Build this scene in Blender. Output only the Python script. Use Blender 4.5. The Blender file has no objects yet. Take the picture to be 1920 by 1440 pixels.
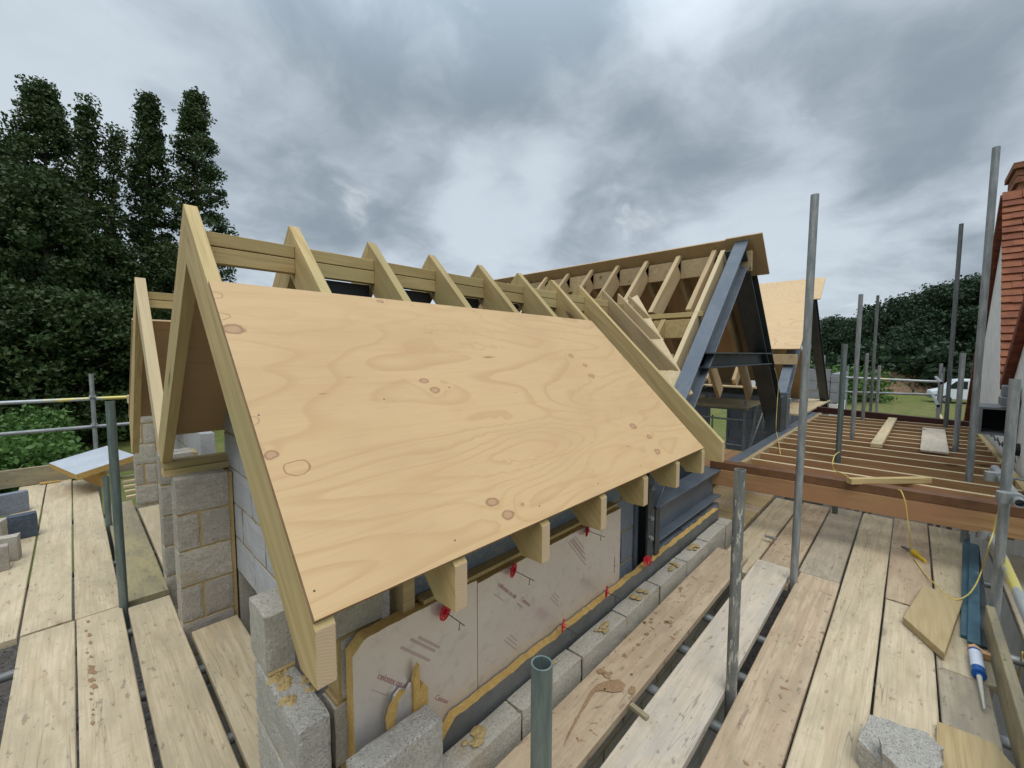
import bpy, bmesh, math, random
from mathutils import Vector, Matrix, noise
random.seed(7)
C = bpy.context.scene
COL = C.collection
PI = math.pi
R = math.radians

# ------------------------------------------------------------------ camera
# world axes: X runs along the right-hand scaffold boards, Y along the left-hand ones, Z up;
# z = 0 is the top of the scaffold deck the photographer stands on.
EYE = 1.6
FPX, PITCH, ROLL, YAW = 786.46, R(4.145), R(0.133), R(43.61)
_cp, _sp, _cr, _sr = math.cos(PITCH), math.sin(PITCH), math.cos(ROLL), math.sin(ROLL)
def _w2c(r, fw, u):
    z = fw*_cp-u*_sp; y = -(fw*_sp+u*_cp)
    return Vector((r*_cr-y*_sr, r*_sr+y*_cr, z))
EX, EY, EZ = _w2c(math.sin(YAW), math.cos(YAW), 0), _w2c(-math.cos(YAW), math.sin(YAW), 0), _w2c(0, 0, 1)
def ray(u, v):
    d = Vector(((u-960)/FPX, (v-720)/FPX, 1.0))
    return Vector((d.dot(EX), d.dot(EY), d.dot(EZ)))
def pz(u, v, z=0.0):
    d = ray(u, v); return Vector((0, 0, EYE))+d*((z-EYE)/d.z)
def px_(u, v, x):
    d = ray(u, v); return Vector((0, 0, EYE))+d*(x/d.x)
def py_(u, v, y):
    d = ray(u, v); return Vector((0, 0, EYE))+d*(y/d.y)
def pd(u, v, dist):
    d = ray(u, v); return Vector((0, 0, EYE))+d*(dist/math.hypot(d.x, d.y))

cam = bpy.data.cameras.new('camera'); camo = bpy.data.objects.new('camera', cam); COL.objects.link(camo)
cam.sensor_width = 36; cam.lens = 36*FPX/1920; cam.clip_start = 0.05; cam.clip_end = 3000
right = Vector((EX.x, EY.x, EZ.x)); down = Vector((EX.y, EY.y, EZ.y)); fwd = Vector((EX.z, EY.z, EZ.z))
camo.matrix_world = Matrix(((right.x, -down.x, -fwd.x, 0), (right.y, -down.y, -fwd.y, 0), (right.z, -down.z, -fwd.z, EYE), (0, 0, 0, 1)))
C.camera = camo

# ------------------------------------------------------------------ node helper
class NT:
    def __init__(s, tree): s.t = tree; s.n = tree.nodes; s.l = tree.links
    def put(s, sock, v):
        if v is None: return
        if isinstance(v, bpy.types.NodeSocket): s.l.new(v, sock)
        elif isinstance(v, bpy.types.Node): s.l.new(v.outputs[0], sock)
        else:
            if sock.type == 'RGBA' and isinstance(v, (tuple, list)) and len(v) == 3: v = (*v, 1)
            if sock.type == 'VECTOR' and isinstance(v, (int, float)): v = (v, v, v)
            sock.default_value = v
    def __call__(s, typ, ins=None, **props):
        n = s.n.new(typ)
        for k, v in props.items(): setattr(n, k, v)
        for k, v in (ins or {}).items(): s.put(n.inputs[k], v)
        return n
    def math(s, op, a, b=None, c=None, clamp=False):
        n = s.n.new('ShaderNodeMath'); n.operation = op; n.use_clamp = clamp
        for i, v in enumerate((a, b, c)): s.put(n.inputs[i], v)
        return n.outputs[0]
    def vm(s, op, a, b=None, scale=None):
        n = s.n.new('ShaderNodeVectorMath'); n.operation = op
        s.put(n.inputs[0], a); s.put(n.inputs[1], b)
        if scale is not None: s.put(n.inputs['Scale'], scale)
        return n.outputs['Value'] if op in ('LENGTH', 'DISTANCE', 'DOT_PRODUCT') else n.outputs[0]
    def mix(s, f, a, b, blend='MIX'):
        n = s.n.new('ShaderNodeMix'); n.data_type = 'RGBA'; n.blend_type = blend
        s.put(n.inputs[0], f); s.put(n.inputs[6], a); s.put(n.inputs[7], b)
        return n.outputs[2]
    def ramp(s, f, *stops):
        n = s.n.new('ShaderNodeMapRange'); n.interpolation_type = 'SMOOTHSTEP'
        s.put(n.inputs[0], f); n.inputs[1].default_value, n.inputs[2].default_value = stops[0], stops[1]
        n.inputs[3].default_value, n.inputs[4].default_value = (stops[2], stops[3]) if len(stops) > 2 else (0, 1)
        return n.outputs[0]
    def noise(s, vec, scale=1, detail=3, rough=.55, dist=0):
        n = s('ShaderNodeTexNoise', {'Vector': vec, 'Scale': scale, 'Detail': detail, 'Roughness': rough, 'Distortion': dist})
        return n.outputs[0]
    def scale(s, vec, sc): return s.vm('MULTIPLY', vec, sc)

# ------------------------------------------------------------------ sky, sun, exposure
SUN_EL, SUN_AZ = R(62), R(232)          # azimuth measured from +X towards +Y
W = bpy.data.worlds.new('World'); C.world = W; W.use_nodes = True
w = NT(W.node_tree); W.node_tree.nodes.clear()
sky = w('ShaderNodeTexSky', sky_type='NISHITA'); sky.sun_disc = False
sky.sun_elevation = SUN_EL; sky.sun_rotation = PI/2-SUN_AZ; sky.air_density = 1.0; sky.dust_density = 2.0
tc = w('ShaderNodeTexCoord').outputs['Generated']
sep = w('ShaderNodeSeparateXYZ', {0: tc}); dz = sep.outputs[2]
den = w.math('ADD', w.math('MAXIMUM', dz, 0.0), 0.30)
pl = w.vm('SCALE', tc, None, w.math('DIVIDE', 1.0, den))
pl = w.vm('MULTIPLY', pl, (1, 1, 0.0))
pl = w.vm('ADD', pl, (3.1, 0.7, 0))
warp = w('ShaderNodeTexNoise', {'Vector': pl, 'Scale': 1.6, 'Detail': 4}).outputs['Color']
plw = w.vm('ADD', pl, w.vm('SCALE', w.vm('SUBTRACT', warp, (.5, .5, .5)), None, 0.5))
big = w.noise(plw, 0.95, 3, .5)
med = w.noise(plw, 2.4, 7, .58)
fin = w.noise(plw, 7, 6, .6)
dens = w.math('ADD', w.math('MULTIPLY', big, .62), w.math('ADD', w.math('MULTIPLY', med, .34), w.math('MULTIPLY', fin, .09)))
nd = w.vm('NORMALIZE', w.vm('ADD', tc, w.vm('SCALE', w.vm('SUBTRACT', warp, (.5, .5, .5)), None, 0.22)))
for (u, v, rad, amt) in ((1030, 200, 18, .10), (1230, 290, 13, .06), (760, 200, 9, .05), (560, 90, 12, .05), (1640, 270, 13, .05), (640, 330, 11, .035), (1380, 150, 12, .035), (300, 90, 10, .03),
                         (950, 370, 10, -.14), (1090, 330, 9, -.06), (840, 130, 5, -.05), (460, 150, 7, -.05), (60, 130, 13, -.06), (1560, 560, 12, -.09), (1500, 190, 7, -.05), (1300, 60, 9, -.04), (1800, 400, 9, -.03)):
    g = w.vm('DOT_PRODUCT', nd, tuple(ray(u, v).normalized()))
    dens = w.math('ADD', dens, w.math('MULTIPLY', w.ramp(g, math.cos(R(rad)), 1.0), amt))
dens = w.ramp(dens, .42, .66)
# lit cloud -> shaded cloud base
ccol = w.mix(dens, (7.2, 8.1, 8.9), (3.0, 3.7, 4.4))
# thin spots where brightness breaks through
thin = w.ramp(w.noise(plw, 3.1, 6, .62), .60, .86)
ccol = w.mix(w.math('MULTIPLY', thin, w.math('SUBTRACT', 1.0, w.math('MULTIPLY', dens, .75))), ccol, (11.5, 11.8, 12.0))
# an overcast sky is brightest overhead
grad = w.ramp(dz, .45, .95, 1.0, 3.0)
ccol = w.mix(1.0, ccol, w('ShaderNodeCombineXYZ', {0: grad, 1: grad, 2: grad}).outputs[0], 'MULTIPLY')
clear = w.math('MULTIPLY', w.math('SUBTRACT', 1.0, dens), .10)
skyc = w.mix(clear, ccol, sky.outputs[0])
bg = w('ShaderNodeBackground', {'Color': skyc, 'Strength': 0.075})
w('ShaderNodeOutputWorld', {'Surface': bg.outputs[0]})

sun = bpy.data.lights.new('sun', 'SUN'); sun.energy = 1.2; sun.angle = R(35); sun.color = (1, .96, .9)
suno = bpy.data.objects.new('sun', sun); COL.objects.link(suno)
suno.rotation_euler = Vector((math.cos(SUN_EL)*math.cos(SUN_AZ), math.cos(SUN_EL)*math.sin(SUN_AZ), math.sin(SUN_EL))).to_track_quat('Z', 'Y').to_euler()
C.view_settings.view_transform = 'Standard'; C.view_settings.look = 'None'
C.view_settings.exposure = 0.27; C.view_settings.gamma = 1
C.cycles.use_denoising = True
C.cycles.max_bounces = 6

# ------------------------------------------------------------------ materials
def new_mat(name):
    m = bpy.data.materials.new(name); m.use_nodes = True
    t = NT(m.node_tree); m.node_tree.nodes.clear()
    return m, t
def finish(t, col, rough=.6, bump=None, bstr=.3, bdist=.01, metal=0.0, spec=.4, extra=None):
    ins = {'Base Color': col, 'Roughness': rough, 'Metallic': metal, 'Specular IOR Level': spec}
    if bump is not None:
        ins['Normal'] = t('ShaderNodeBump', {'Height': bump, 'Strength': bstr, 'Distance': bdist}).outputs[0]
    p = t('ShaderNodeBsdfPrincipled', ins)
    for k, v in (extra or {}).items(): t.put(p.inputs[k], v)
    t('ShaderNodeOutputMaterial', {'Surface': p.outputs[0]})
    return p
def obj_coord(t, rnd=True):
    v = t('ShaderNodeTexCoord').outputs['Object']
    if rnd:
        r = t('ShaderNodeObjectInfo').outputs['Random']
        v = t.vm('ADD', v, t('ShaderNodeCombineXYZ', {0: t.math('MULTIPLY', r, 37.0), 1: t.math('MULTIPLY', r, 11.3), 2: t.math('MULTIPLY', r, 5.7)}).outputs[0])
        return v, r
    return v, None
def world_coord(t): return t('ShaderNodeNewGeometry').outputs['Position']

def wood(name, base, late, tint2=None, grain=1.0, knots=.5, var=.25, weather=None, splat=None, rough=.75, knot_col=(.10, .045, .02), fig=15.0):
    """timber whose length is the object's local x axis"""
    m, t = new_mat(name); v, r = obj_coord(t)
    ring = t.noise(t.scale(v, (.55, 5.0, 5.0)), 1.0, 2, .45)
    rings = t.math('SINE', t.math('MULTIPLY', ring, fig*2*PI*.5))
    rings = t.ramp(rings, -.3, 1.0)
    fine = t.noise(t.scale(v, (3.0, 110.0, 110.0)), 1.0, 3, .6)
    col = t.mix(t.math('MULTIPLY', rings, .55*grain), base, late)
    col = t.mix(t.math('MULTIPLY', t.ramp(fine, .42, .75), .45*grain), col, tuple(c*.62 for c in late))
    if tint2: col = t.mix(t.math('MULTIPLY', t.ramp(t.noise(t.scale(v, (.8, 2.2, 2.2)), 1.0, 4, .6), .4, .65), .8), col, tint2)
    if knots:
        vo = t('ShaderNodeTexVoronoi', {'Vector': t.vm('ADD', t.scale(v, (1.7, 6.0, 6.0)), t.vm('SCALE', t('ShaderNodeTexNoise', {'Vector': t.scale(v, (6, 20, 20)), 'Scale': 1.0}).outputs['Color'], None, .12)), 'Scale': 1.0}, feature='F1')
        pick = t.math('LESS_THAN', t('ShaderNodeSeparateColor', {0: vo.outputs['Color']}).outputs[0], knots)
        kd = t.math('MULTIPLY', t.ramp(vo.outputs['Distance'], .06, .15, 1.0, 0.0), pick)
        halo = t.math('MULTIPLY', t.ramp(vo.outputs['Distance'], .1, .35, 1.0, 0.0), pick)
        col = t.mix(t.math('MULTIPLY', halo, .35), col, tuple(c*.75 for c in late))
        col = t.mix(t.math('MULTIPLY', kd, .8), col, knot_col)
    if weather:
        wn = t.noise(t.scale(v, (1.3, 4.0, 4.0)), 2.0, 6, .65)
        col = t.mix(t.math('MULTIPLY', t.ramp(wn, .42, .68), .75), col, weather)
        fg = t.noise(t.scale(v, (7.0, 60.0, 60.0)), 1.0, 4, .65)
        col = t.mix(t.math('MULTIPLY', t.ramp(fg, .5, .7), .4), col, tuple(c*.6 for c in base))
        gd = t.noise(t.scale(v, (2.2, 3.0, 3.0)), 2.6, 7, .72)
        col = t.mix(t.math('MULTIPLY', t.ramp(gd, .54, .72), .5), col, (base[0]*.60, base[1]*.58, base[2]*.56))
        saw = t.noise(t.scale(v, (55.0, 2.0, 2.0)), 1.0, 2, .5)
        col = t.mix(t.math('MULTIPLY', t.ramp(saw, .5, .75), .15), col, (base[0]*.65, base[1]*.65, base[2]*.65))
        sp = t.noise(t.scale(v, (16.0, 34.0, 34.0)), 1.0, 3, .6)
        col = t.mix(t.math('MULTIPLY', t.ramp(sp, .62, .69), .6), col, tuple(c*.33 for c in base))
        cr = t.noise(t.scale(v, (.9, 24.0, 24.0)), 1.0, 2, .5, .4)
        cr = t.ramp(t.math('ABSOLUTE', t.math('SUBTRACT', cr, .5)), .0, .011, 1, 0)
        msk = t.ramp(t.noise(t.scale(v, (.7, 3, 3)), 1.0, 2), .5, .6)
        col = t.mix(t.math('MULTIPLY', t.math('MULTIPLY', cr, msk), .6), col, tuple(c*.25 for c in base))
    if splat:
        p = world_coord(t)
        s1 = t.noise(p, 26.0, 3, .5, .3); s2 = t.noise(p, 2.4, 2, .5)
        sm = t.math('MULTIPLY', t.ramp(s1, .63, .66), t.ramp(s2, .50, .56))
        col = t.mix(t.math('MULTIPLY', sm, .8), col, splat)
    hv = t.math('ADD', 1.0-var/2, t.math('MULTIPLY', r, var))
    col = t.mix(1.0, col, t('ShaderNodeCombineXYZ', {0: hv, 1: hv, 2: t.math('POWER', hv, 1.15)}).outputs[0], 'MULTIPLY')
    finish(t, col, rough, t.math('ADD', fine, t.math('MULTIPLY', rings, .35)), .35, .002)
    return m
M = {}
M['rafter'] = wood('treated rafter timber', (.475, .35, .16), (.35, .235, .09), (.385, .31, .14), knots=.55, var=.34)
M['rafter_tan'] = wood('tan rafter timber', (.45, .335, .185), (.34, .22, .11), (.38, .29, .155), knots=.55, var=.34)
M['beam_brown'] = wood('brown stained joist timber', (.38, .225, .10), (.28, .145, .06), (.34, .17, .085), knots=.45, var=.35)
M['board'] = wood('weathered scaffold board', (.55, .45, .30), (.42, .32, .195), (.475, .39, .255), grain=1.0, knots=.35, var=.22, weather=(.38, .315, .205))
M['board_pink'] = wood('pinkish scaffold board', (.54, .415, .28), (.41, .285, .17), (.49, .37, .25), grain=1.0, knots=.4, var=.15, weather=(.37, .28, .185), splat=(.23, .11, .05))
M['board_pale'] = wood('bleached scaffold board', (.585, .495, .38), (.45, .365, .265), (.53, .43, .33), grain=.7, knots=.3, var=.1, weather=(.44, .40, .34))
M['board_old'] = wood('old grey scaffold board', (.33, .27, .17), (.25, .20, .12), (.36, .31, .15), grain=.8, knots=.4, var=.15, weather=(.19, .17, .12))
M['board_grey'] = wood('grey scaffold board', (.40, .335, .24), (.31, .25, .17), (.37, .31, .22), grain=.8, knots=.3, var=.1, weather=(.24, .21, .16))
M['offcut'] = wood('fresh timber offcut', (.44, .33, .17), (.35, .24, .11), (.40, .31, .16), knots=.2, var=.1, fig=26)
M['pale_wood'] = wood('pale planed timber', (.58, .46, .28), (.48, .36, .2), (.52, .42, .25), knots=.3, var=.15)

def end_grain():
    m, t = new_mat('sawn end grain'); v, r = obj_coord(t, False)
    off = t('ShaderNodeCombineXYZ', {0: .0, 1: t.math('MULTIPLY', r if r else 0.0, .1), 2: 0.0}).outputs[0]
    p = world_coord(t)
    q = t.vm('ADD', t.vm('MULTIPLY', p, (1, 0, 1)), t.vm('SCALE', t('ShaderNodeTexNoise', {'Vector': p, 'Scale': 9.0}).outputs['Color'], None, .03))
    d = t.vm('DISTANCE', t.vm('MODULO', q, (.402, 1, 10)), (.30, 0, .72))
    rg = t.ramp(t.math('FRACT', t.math('MULTIPLY', d, 130.0)), .3, .95)
    n = t.noise(p, 60, 3)
    col = t.mix(t.math('MULTIPLY', rg, .5), (.56, .42, .27), (.42, .27, .15)); col = t.mix(t.math('MULTIPLY', n, .3), col, (.44, .34, .2))
    finish(t, col, .8, n, .2, .002); return m
M['end_grain'] = end_grain()
def plywood(name, base=(.56, .378, .192), knots=(), fig=13.0, rough=.55, seed=0.0, strong=1.0, ovals=()):
    """sheet in the local xy plane, face grain along x"""
    m, t = new_mat(name); v, r = obj_coord(t, False)
    v = t.vm('ADD', v, (seed, seed*.7, 0))
    vv = v
    kn = None
    base_v = t('ShaderNodeTexCoord').outputs['Object']
    wob = t.vm('SCALE', t.vm('SUBTRACT', t('ShaderNodeTexNoise', {'Vector': base_v, 'Scale': 22.0, 'Detail': 2}).outputs['Color'], (.5, .5, .5)), None, .022)
    kmask, krim = None, None
    h = t.noise(t.scale(vv, (.62, 2.3, 0)), 1.0, 2.2, .42, .25)
    for (ox, oy, ow, oh, oa) in ovals:
        d = t.vm('MULTIPLY', t.vm('SUBTRACT', t.vm('ADD', base_v, t.vm('SCALE', wob, None, 2.5)), (ox, oy, 0)), (1/ow, 1/oh, 0))
        h = t.math('ADD', h, t.math('MULTIPLY', t.ramp(t.vm('LENGTH', d), 0.0, 2.2, 1.0, 0.0), oa))
    for (kx, ky, kr, kind) in knots:
        d = t.vm('SUBTRACT', t.vm('ADD', base_v, wob), (kx, ky, 0))
        dd = t.vm('LENGTH', t.vm('MULTIPLY', d, (1.0/kr*1.15, 1.0/kr*1.75, 0)))
        if kind != 'plug':
            bend = t.math('MULTIPLY', t.ramp(dd, .5, 5.0, 1.0, 0.0), .05)
            h = t.math('ADD', h, bend)
            a = t.ramp(dd, .75, 1.0, 1.0, 0.0); b = t.math('MULTIPLY', t.ramp(dd, .6, .95), t.ramp(dd, .95, 1.3, 1.0, 0.0))
            kmask = a if kmask is None else t.math('MAXIMUM', kmask, a)
        else:
            b = t.math('MULTIPLY', t.ramp(dd, .86, .96), t.ramp(dd, .98, 1.08, 1.0, 0.0))
        krim = b if krim is None else t.math('MAXIMUM', krim, b)
    lines = t.math('FRACT', t.math('MULTIPLY', h, fig))
    edge = t.math('MULTIPLY', t.ramp(lines, .62, .93), t.ramp(lines, .93, 1.0, 1.0, 0.0))
    lmask = t.ramp(t.noise(t.scale(vv, (.5, 1.2, 0)), 1.0, 2), .35, .62, .25, 1.0)
    col = t.mix(t.math('MULTIPLY', t.math('MULTIPLY', edge, lmask), .38*strong), base, (base[0]*.66, base[1]*.54, base[2]*.42))
    fine = t.noise(t.scale(vv, (5, 150, 0)), 1.0, 3, .6)
    col = t.mix(t.math('MULTIPLY', t.ramp(fine, .45, .8), .22), col, (base[0]*.68, base[1]*.6, base[2]*.5))
    patch = t.noise(t.scale(vv, (1.2, 2.2, 0)), 1.0, 4, .6)
    col = t.mix(t.math('MULTIPLY', t.ramp(patch, .42, .7), .5), col, (base[0]*.83, base[1]*.80, base[2]*.80))
    streak = t.noise(t.scale(vv, (1.6, 34, 0)), 1.0, 4, .6)
    col = t.mix(t.math('MULTIPLY', t.ramp(streak, .5, .72), .28), col, (base[0]*.8, base[1]*.72, base[2]*.62))
    smear = t.noise(t.scale(vv, (2.1, 3.4, 0)), 2.3, 6, .7)
    col = t.mix(t.math('MULTIPLY', t.ramp(smear, .60, .76), .35), col, (base[0]*.62, base[1]*.6, base[2]*.62))
    pinkp = t.noise(t.scale(vv, (1.7, 5.2, 0)), 1.3, 3, .6)
    col = t.mix(t.math('MULTIPLY', t.ramp(pinkp, .56, .72), .30), col, (base[0]*.92, base[1]*.78, base[2]*.76))
    # short dark checks and dirt specks
    ck = t.noise(t.scale(vv, (7, 30, 0)), 1.0, 2, .5)
    ckm = t.ramp(t.noise(t.scale(vv, (1.1, 1.4, 0)), 2.0, 2), .55, .65)
    col = t.mix(t.math('MULTIPLY', t.math('MULTIPLY', t.ramp(ck, .70, .75), ckm), .55), col, (.16, .09, .045))
    if knots:
        if kmask is not None:
            inner = t.noise(base_v, 90, 2)
            kc = t.mix(inner, (.36, .20, .11), (.46, .29, .16))
            col = t.mix(t.math('MULTIPLY', kmask, .85), col, kc)
        col = t.mix(t.math('MULTIPLY', krim, .7), col, (.21, .095, .045))
    finish(t, col, rough, t.math('ADD', fine, t.math('MULTIPLY', edge, -.5)), .18, .0015, spec=.3)
    return m
KN = [(.027, .969, .036, 'k'), (.072, .402, .041, 'plug'), (.02, .456, .02, 'k'), (.642, .698, .022, 'k'), (.668, .645, .024, 'k'), (.64, .122, .030, 'k'), (.672, .06, .027, 'k'),
      (.65, 1.198, .018, 'k'), (1.80, .839, .028, 'k'), (1.87, .754, .02, 'k'), (1.845, .664, .026, 'k'), (1.85, .27, .032, 'k'), (1.925, .183, .024, 'k'), (1.885, .085, .03, 'k'),
      (0.0, 1.14, .035, 'plug'), (0.0, 1.03, .035, 'plug'), (.745, .655, .008, 'k'), (.76, .08, .009, 'k'), (-.004, .58, .028, 'plug')]
M['ply'] = plywood('new pine plywood', knots=KN, seed=9.4, fig=15.0, strong=1.0, ovals=((1.08, .945, .22, .06, .16), (1.03, .32, .26, .085, .2), (1.60, .50, .3, .07, .08)))
M['ply2'] = plywood('striped pine plywood', (.64, .46, .26), fig=34, seed=11.0, strong=1.3)
M['ply_under'] = plywood('plywood underside', (.47, .325, .18), fig=10, seed=23.0)
M['ply_edge'] = wood('plywood edge', (.36, .22, .115), (.27, .15, .07), knots=0, var=.1)

def mineral(name, c1, c2, sc=70, bstr=.5, bdist=.004, pits=.5, patch=None, rough=.9, mortar=None):
    m, t = new_mat(name); v, r = obj_coord(t); p = world_coord(t)
    n1 = t.noise(p, sc, 4, .7); n2 = t.noise(p, 5.0, 4, .6); n3 = t.noise(p, sc*2.6, 2, .6)
    col = t.mix(t.ramp(n1, .3, .72), c1, c2)
    col = t.mix(t.math('MULTIPLY', t.ramp(n2, .35, .7), .45), col, tuple(.72*(a+b)/2 for a, b in zip(c1, c2)))
    vo = t('ShaderNodeTexVoronoi', {'Vector': p, 'Scale': sc*1.7})
    pit = t.math('MULTIPLY', t.ramp(vo.outputs['Distance'], .12, .3, 1, 0), t.math('LESS_THAN', t('ShaderNodeSeparateColor', {0: vo.outputs['Color']}).outputs[0], pits))
    col = t.mix(t.math('MULTIPLY', pit, .42), col, tuple(c*.35 for c in c1))
    lite = t.math('LESS_THAN', t('ShaderNodeSeparateColor', {0: vo.outputs['Color']}).outputs[1], .16)
    col = t.mix(t.math('MULTIPLY', t.math('MULTIPLY', lite, t.ramp(vo.outputs['Distance'], .2, .4, 1, 0)), .28), col, tuple(min(1, c*1.6) for c in c2))
    if patch: col = t.mix(t.math('MULTIPLY', t.ramp(t.noise(p, 3.5, 5, .6), .55, .68), .6), col, patch)
    hgt = t.math('SUBTRACT', t.math('ADD', n1, t.math('MULTIPLY', n3, .5)), t.math('MULTIPLY', pit, .8))
    finish(t, col, rough, hgt, bstr, bdist, spec=.2)
    return m
M['block'] = mineral('grey concrete block', (.36, .325, .265), (.50, .46, .39), 75, .8, .006, patch=(.36, .29, .18))
M['block_face'] = mineral('grey concrete block face', (.315, .28, .23), (.43, .39, .335), 75, .8, .006)
M['block_rough'] = mineral('broken concrete block', (.39, .36, .31), (.57, .54, .48), 80, 1.0, .012, .6)
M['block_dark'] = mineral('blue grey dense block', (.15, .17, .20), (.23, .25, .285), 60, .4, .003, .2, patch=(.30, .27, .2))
M['block_pale'] = mineral('pale grey block', (.37, .37, .375), (.47, .47, .475), 60, .4, .003, .2)
M['block_blue'] = mineral('pale blue grey block', (.23, .25, .275), (.31, .33, .355), 60, .4, .003, .2)
M['mortar'] = mineral('ochre mortar', (.36, .255, .105), (.47, .35, .17), 90, .8, .006, .25)
M['mortar_grey'] = mineral('grey mortar', (.33, .29, .22), (.43, .38, .3), 90, .6, .005, .25)
M['soil'] = mineral('bare earth', (.16, .10, .06), (.27, .19, .12), 3, .6, .05, .3)
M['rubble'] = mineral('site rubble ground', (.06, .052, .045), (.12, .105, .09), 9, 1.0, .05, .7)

def metal(name, col, col2, rough=.5, met=.4, sc=9, stretch=(1, 1, 1), rust=None, thr=.6, bstr=.15):
    m, t = new_mat(name); v, r = obj_coord(t)
    v2 = t.scale(v, stretch)
    n = t.noise(v2, sc, 6, .65)
    c = t.mix(t.ramp(n, .35, .68), col, col2)
    f2 = t.noise(v2, sc*7, 3, .6)
    c = t.mix(t.math('MULTIPLY', t.ramp(f2, .5, .75), .35), c, tuple(x*.6 for x in col))
    if rust: c = t.mix(t.ramp(t.noise(v2, sc*1.7, 5, .65), thr, thr+.06), c, rust)
    finish(t, c, rough, n, bstr, .003, metal=met, spec=.5)
    return m
M['galv'] = metal('galvanised tube', (.20, .215, .22), (.34, .35, .345), .5, .35, 6, (6, 6, 1), rust=(.22, .17, .12), thr=.68)
M['galv_dark'] = metal('dark weathered tube', (.10, .11, .115), (.19, .195, .19), .55, .3, 6, (6, 6, 1), rust=(.16, .11, .08), thr=.62)
M['galv_green'] = metal('greenish wet tube', (.105, .145, .14), (.19, .22, .205), .4, .35, 5, (8, 8, 1))
M['tube_paint'] = metal('tube with flaking paint', (.14, .145, .14), (.24, .235, .21), .6, .2, 8, (5, 5, 1), rust=(.50, .48, .42), thr=.56)
M['rail_yellow'] = metal('rail with yellow paint', (.33, .36, .37), (.46, .48, .47), .45, .35, 2.0, (1, 1, .5), rust=(.62, .53, .16), thr=.5)
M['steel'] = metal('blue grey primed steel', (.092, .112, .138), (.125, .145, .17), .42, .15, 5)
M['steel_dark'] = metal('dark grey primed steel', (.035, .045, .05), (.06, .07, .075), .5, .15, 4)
M['rust'] = metal('red oxide steel', (.12, .052, .02), (.18, .08, .032), .6, .1, 6)
M['rust_dark'] = metal('dark maroon steel', (.055, .016, .012), (.09, .03, .02), .6, .1, 6)
M['bolt'] = metal('zinc bolt', (.42, .44, .45), (.55, .56, .56), .35, .8, 30)
M['foil'] = metal('aluminium foil facing', (.63, .59, .555), (.66, .625, .59), .38, .6, 3, bstr=.03)
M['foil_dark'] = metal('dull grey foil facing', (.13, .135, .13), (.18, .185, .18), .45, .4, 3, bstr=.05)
M['foam'] = mineral('yellow insulation foam', (.46, .285, .085), (.57, .38, .14), 55, .6, .004, .3)

def plain(name, col, rough=.5, var=.12, sc=20, met=0, spec=.4):
    m, t = new_mat(name); v, r = obj_coord(t)
    n = t.noise(v, sc, 4, .6)
    c = t.mix(n, tuple(x*(1-var) for x in col), tuple(min(1, x*(1+var)) for x in col))
    finish(t, c, rough, n, .08, .002, met, spec); return m
M['red'] = plain('red plastic', (.52, .012, .03), .4)
M['wire'] = plain('dark steel wire', (.06, .055, .05), .5, met=.5)
M['cord'] = plain('yellow cord', (.60, .46, .12), .6)
M['yellow'] = plain('yellow plastic', (.75, .50, .02), .4)
M['black'] = plain('black void', (.012, .012, .013), .7)
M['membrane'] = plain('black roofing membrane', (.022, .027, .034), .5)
M['white_plastic'] = plain('white plastic', (.72, .74, .78), .45)
M['blue_strip'] = metal('teal blue painted strip', (.045, .105, .14), (.07, .15, .185), .5, .1, 5, rust=(.16, .22, .23), thr=.64)
M['blue_tube'] = plain('blue cartridge plastic', (.015, .10, .33), .35)
M['label_white'] = plain('white printed label', (.62, .66, .74), .5)
M['nozzle'] = plain('cloudy plastic nozzle', (.48, .47, .40), .4)
M['orange_wood'] = plain('orange split wood', (.62, .36, .17), .7)
M['ink'] = plain('faded red ink', (.34, .13, .13), .5)
M['ink_faint'] = plain('faint red ink', (.47, .37, .34), .45, met=.3)
M['van_white'] = plain('white van paint', (.70, .74, .78), .3)
M['glass'] = plain('dark window glass', (.02, .025, .03), .1)
M['tyre'] = plain('black rubber', (.02, .02, .02), .8)
M['green_box'] = plain('green painted steel', (.10, .24, .12), .5)
M['render'] = mineral('cream wall render', (.78, .74, .68), (.84, .81, .76), 40, .3, .004, .1)
M['grey_plastic'] = plain('grey rainwater plastic', (.16, .17, .18), .4)
M['lead'] = plain('grey lead flashing', (.17, .18, .20), .5)
def tile_mat():
    m, t = new_mat('red clay roof tile'); p = world_coord(t)
    vo = t.noise(t.scale(p, (1.0, 6.0, 9.0)), 1.0, 2, .5)
    n = t.noise(p, 12, 4, .6)
    c = t.mix(t.ramp(vo, .35, .65), (.17, .055, .026), (.255, .09, .04))
    c = t.mix(t.math('MULTIPLY', t.ramp(n, .5, .72), .5), c, (.15, .05, .035))
    finish(t, c, .8, n, .3, .004); return m
M['tile'] = tile_mat()
M['verge'] = mineral('dark red verge tile', (.14, .045, .03), (.24, .08, .045), 14, .5, .01, .3)
M['brick'] = mineral('weathered brick', (.20, .085, .05), (.31, .15, .09), 25, .5, .006, .3)
def leaf_mat(name, a, b, c):
    m, t = new_mat(name); p = world_coord(t)
    n = t.noise(p, .9, 3, .6); n2 = t.noise(p, 7.0, 2, .6)
    col = t.mix(t.ramp(n, .35, .65), a, b); col = t.mix(t.math('MULTIPLY', t.ramp(n2, .5, .7), .6), col, c)
    d = t('ShaderNodeBsdfPrincipled', {'Base Color': col, 'Roughness': .55, 'Specular IOR Level': .3})
    tr = t('ShaderNodeBsdfTranslucent', {'Color': col})
    mx = t('ShaderNodeMixShader', {0: .22, 1: d.outputs[0], 2: tr.outputs[0]})
    t('ShaderNodeOutputMaterial', {'Surface': mx.outputs[0]}); return m
M['leaf'] = leaf_mat('poplar leaves', (.036, .062, .020), (.060, .095, .030), (.085, .125, .045))
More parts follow.
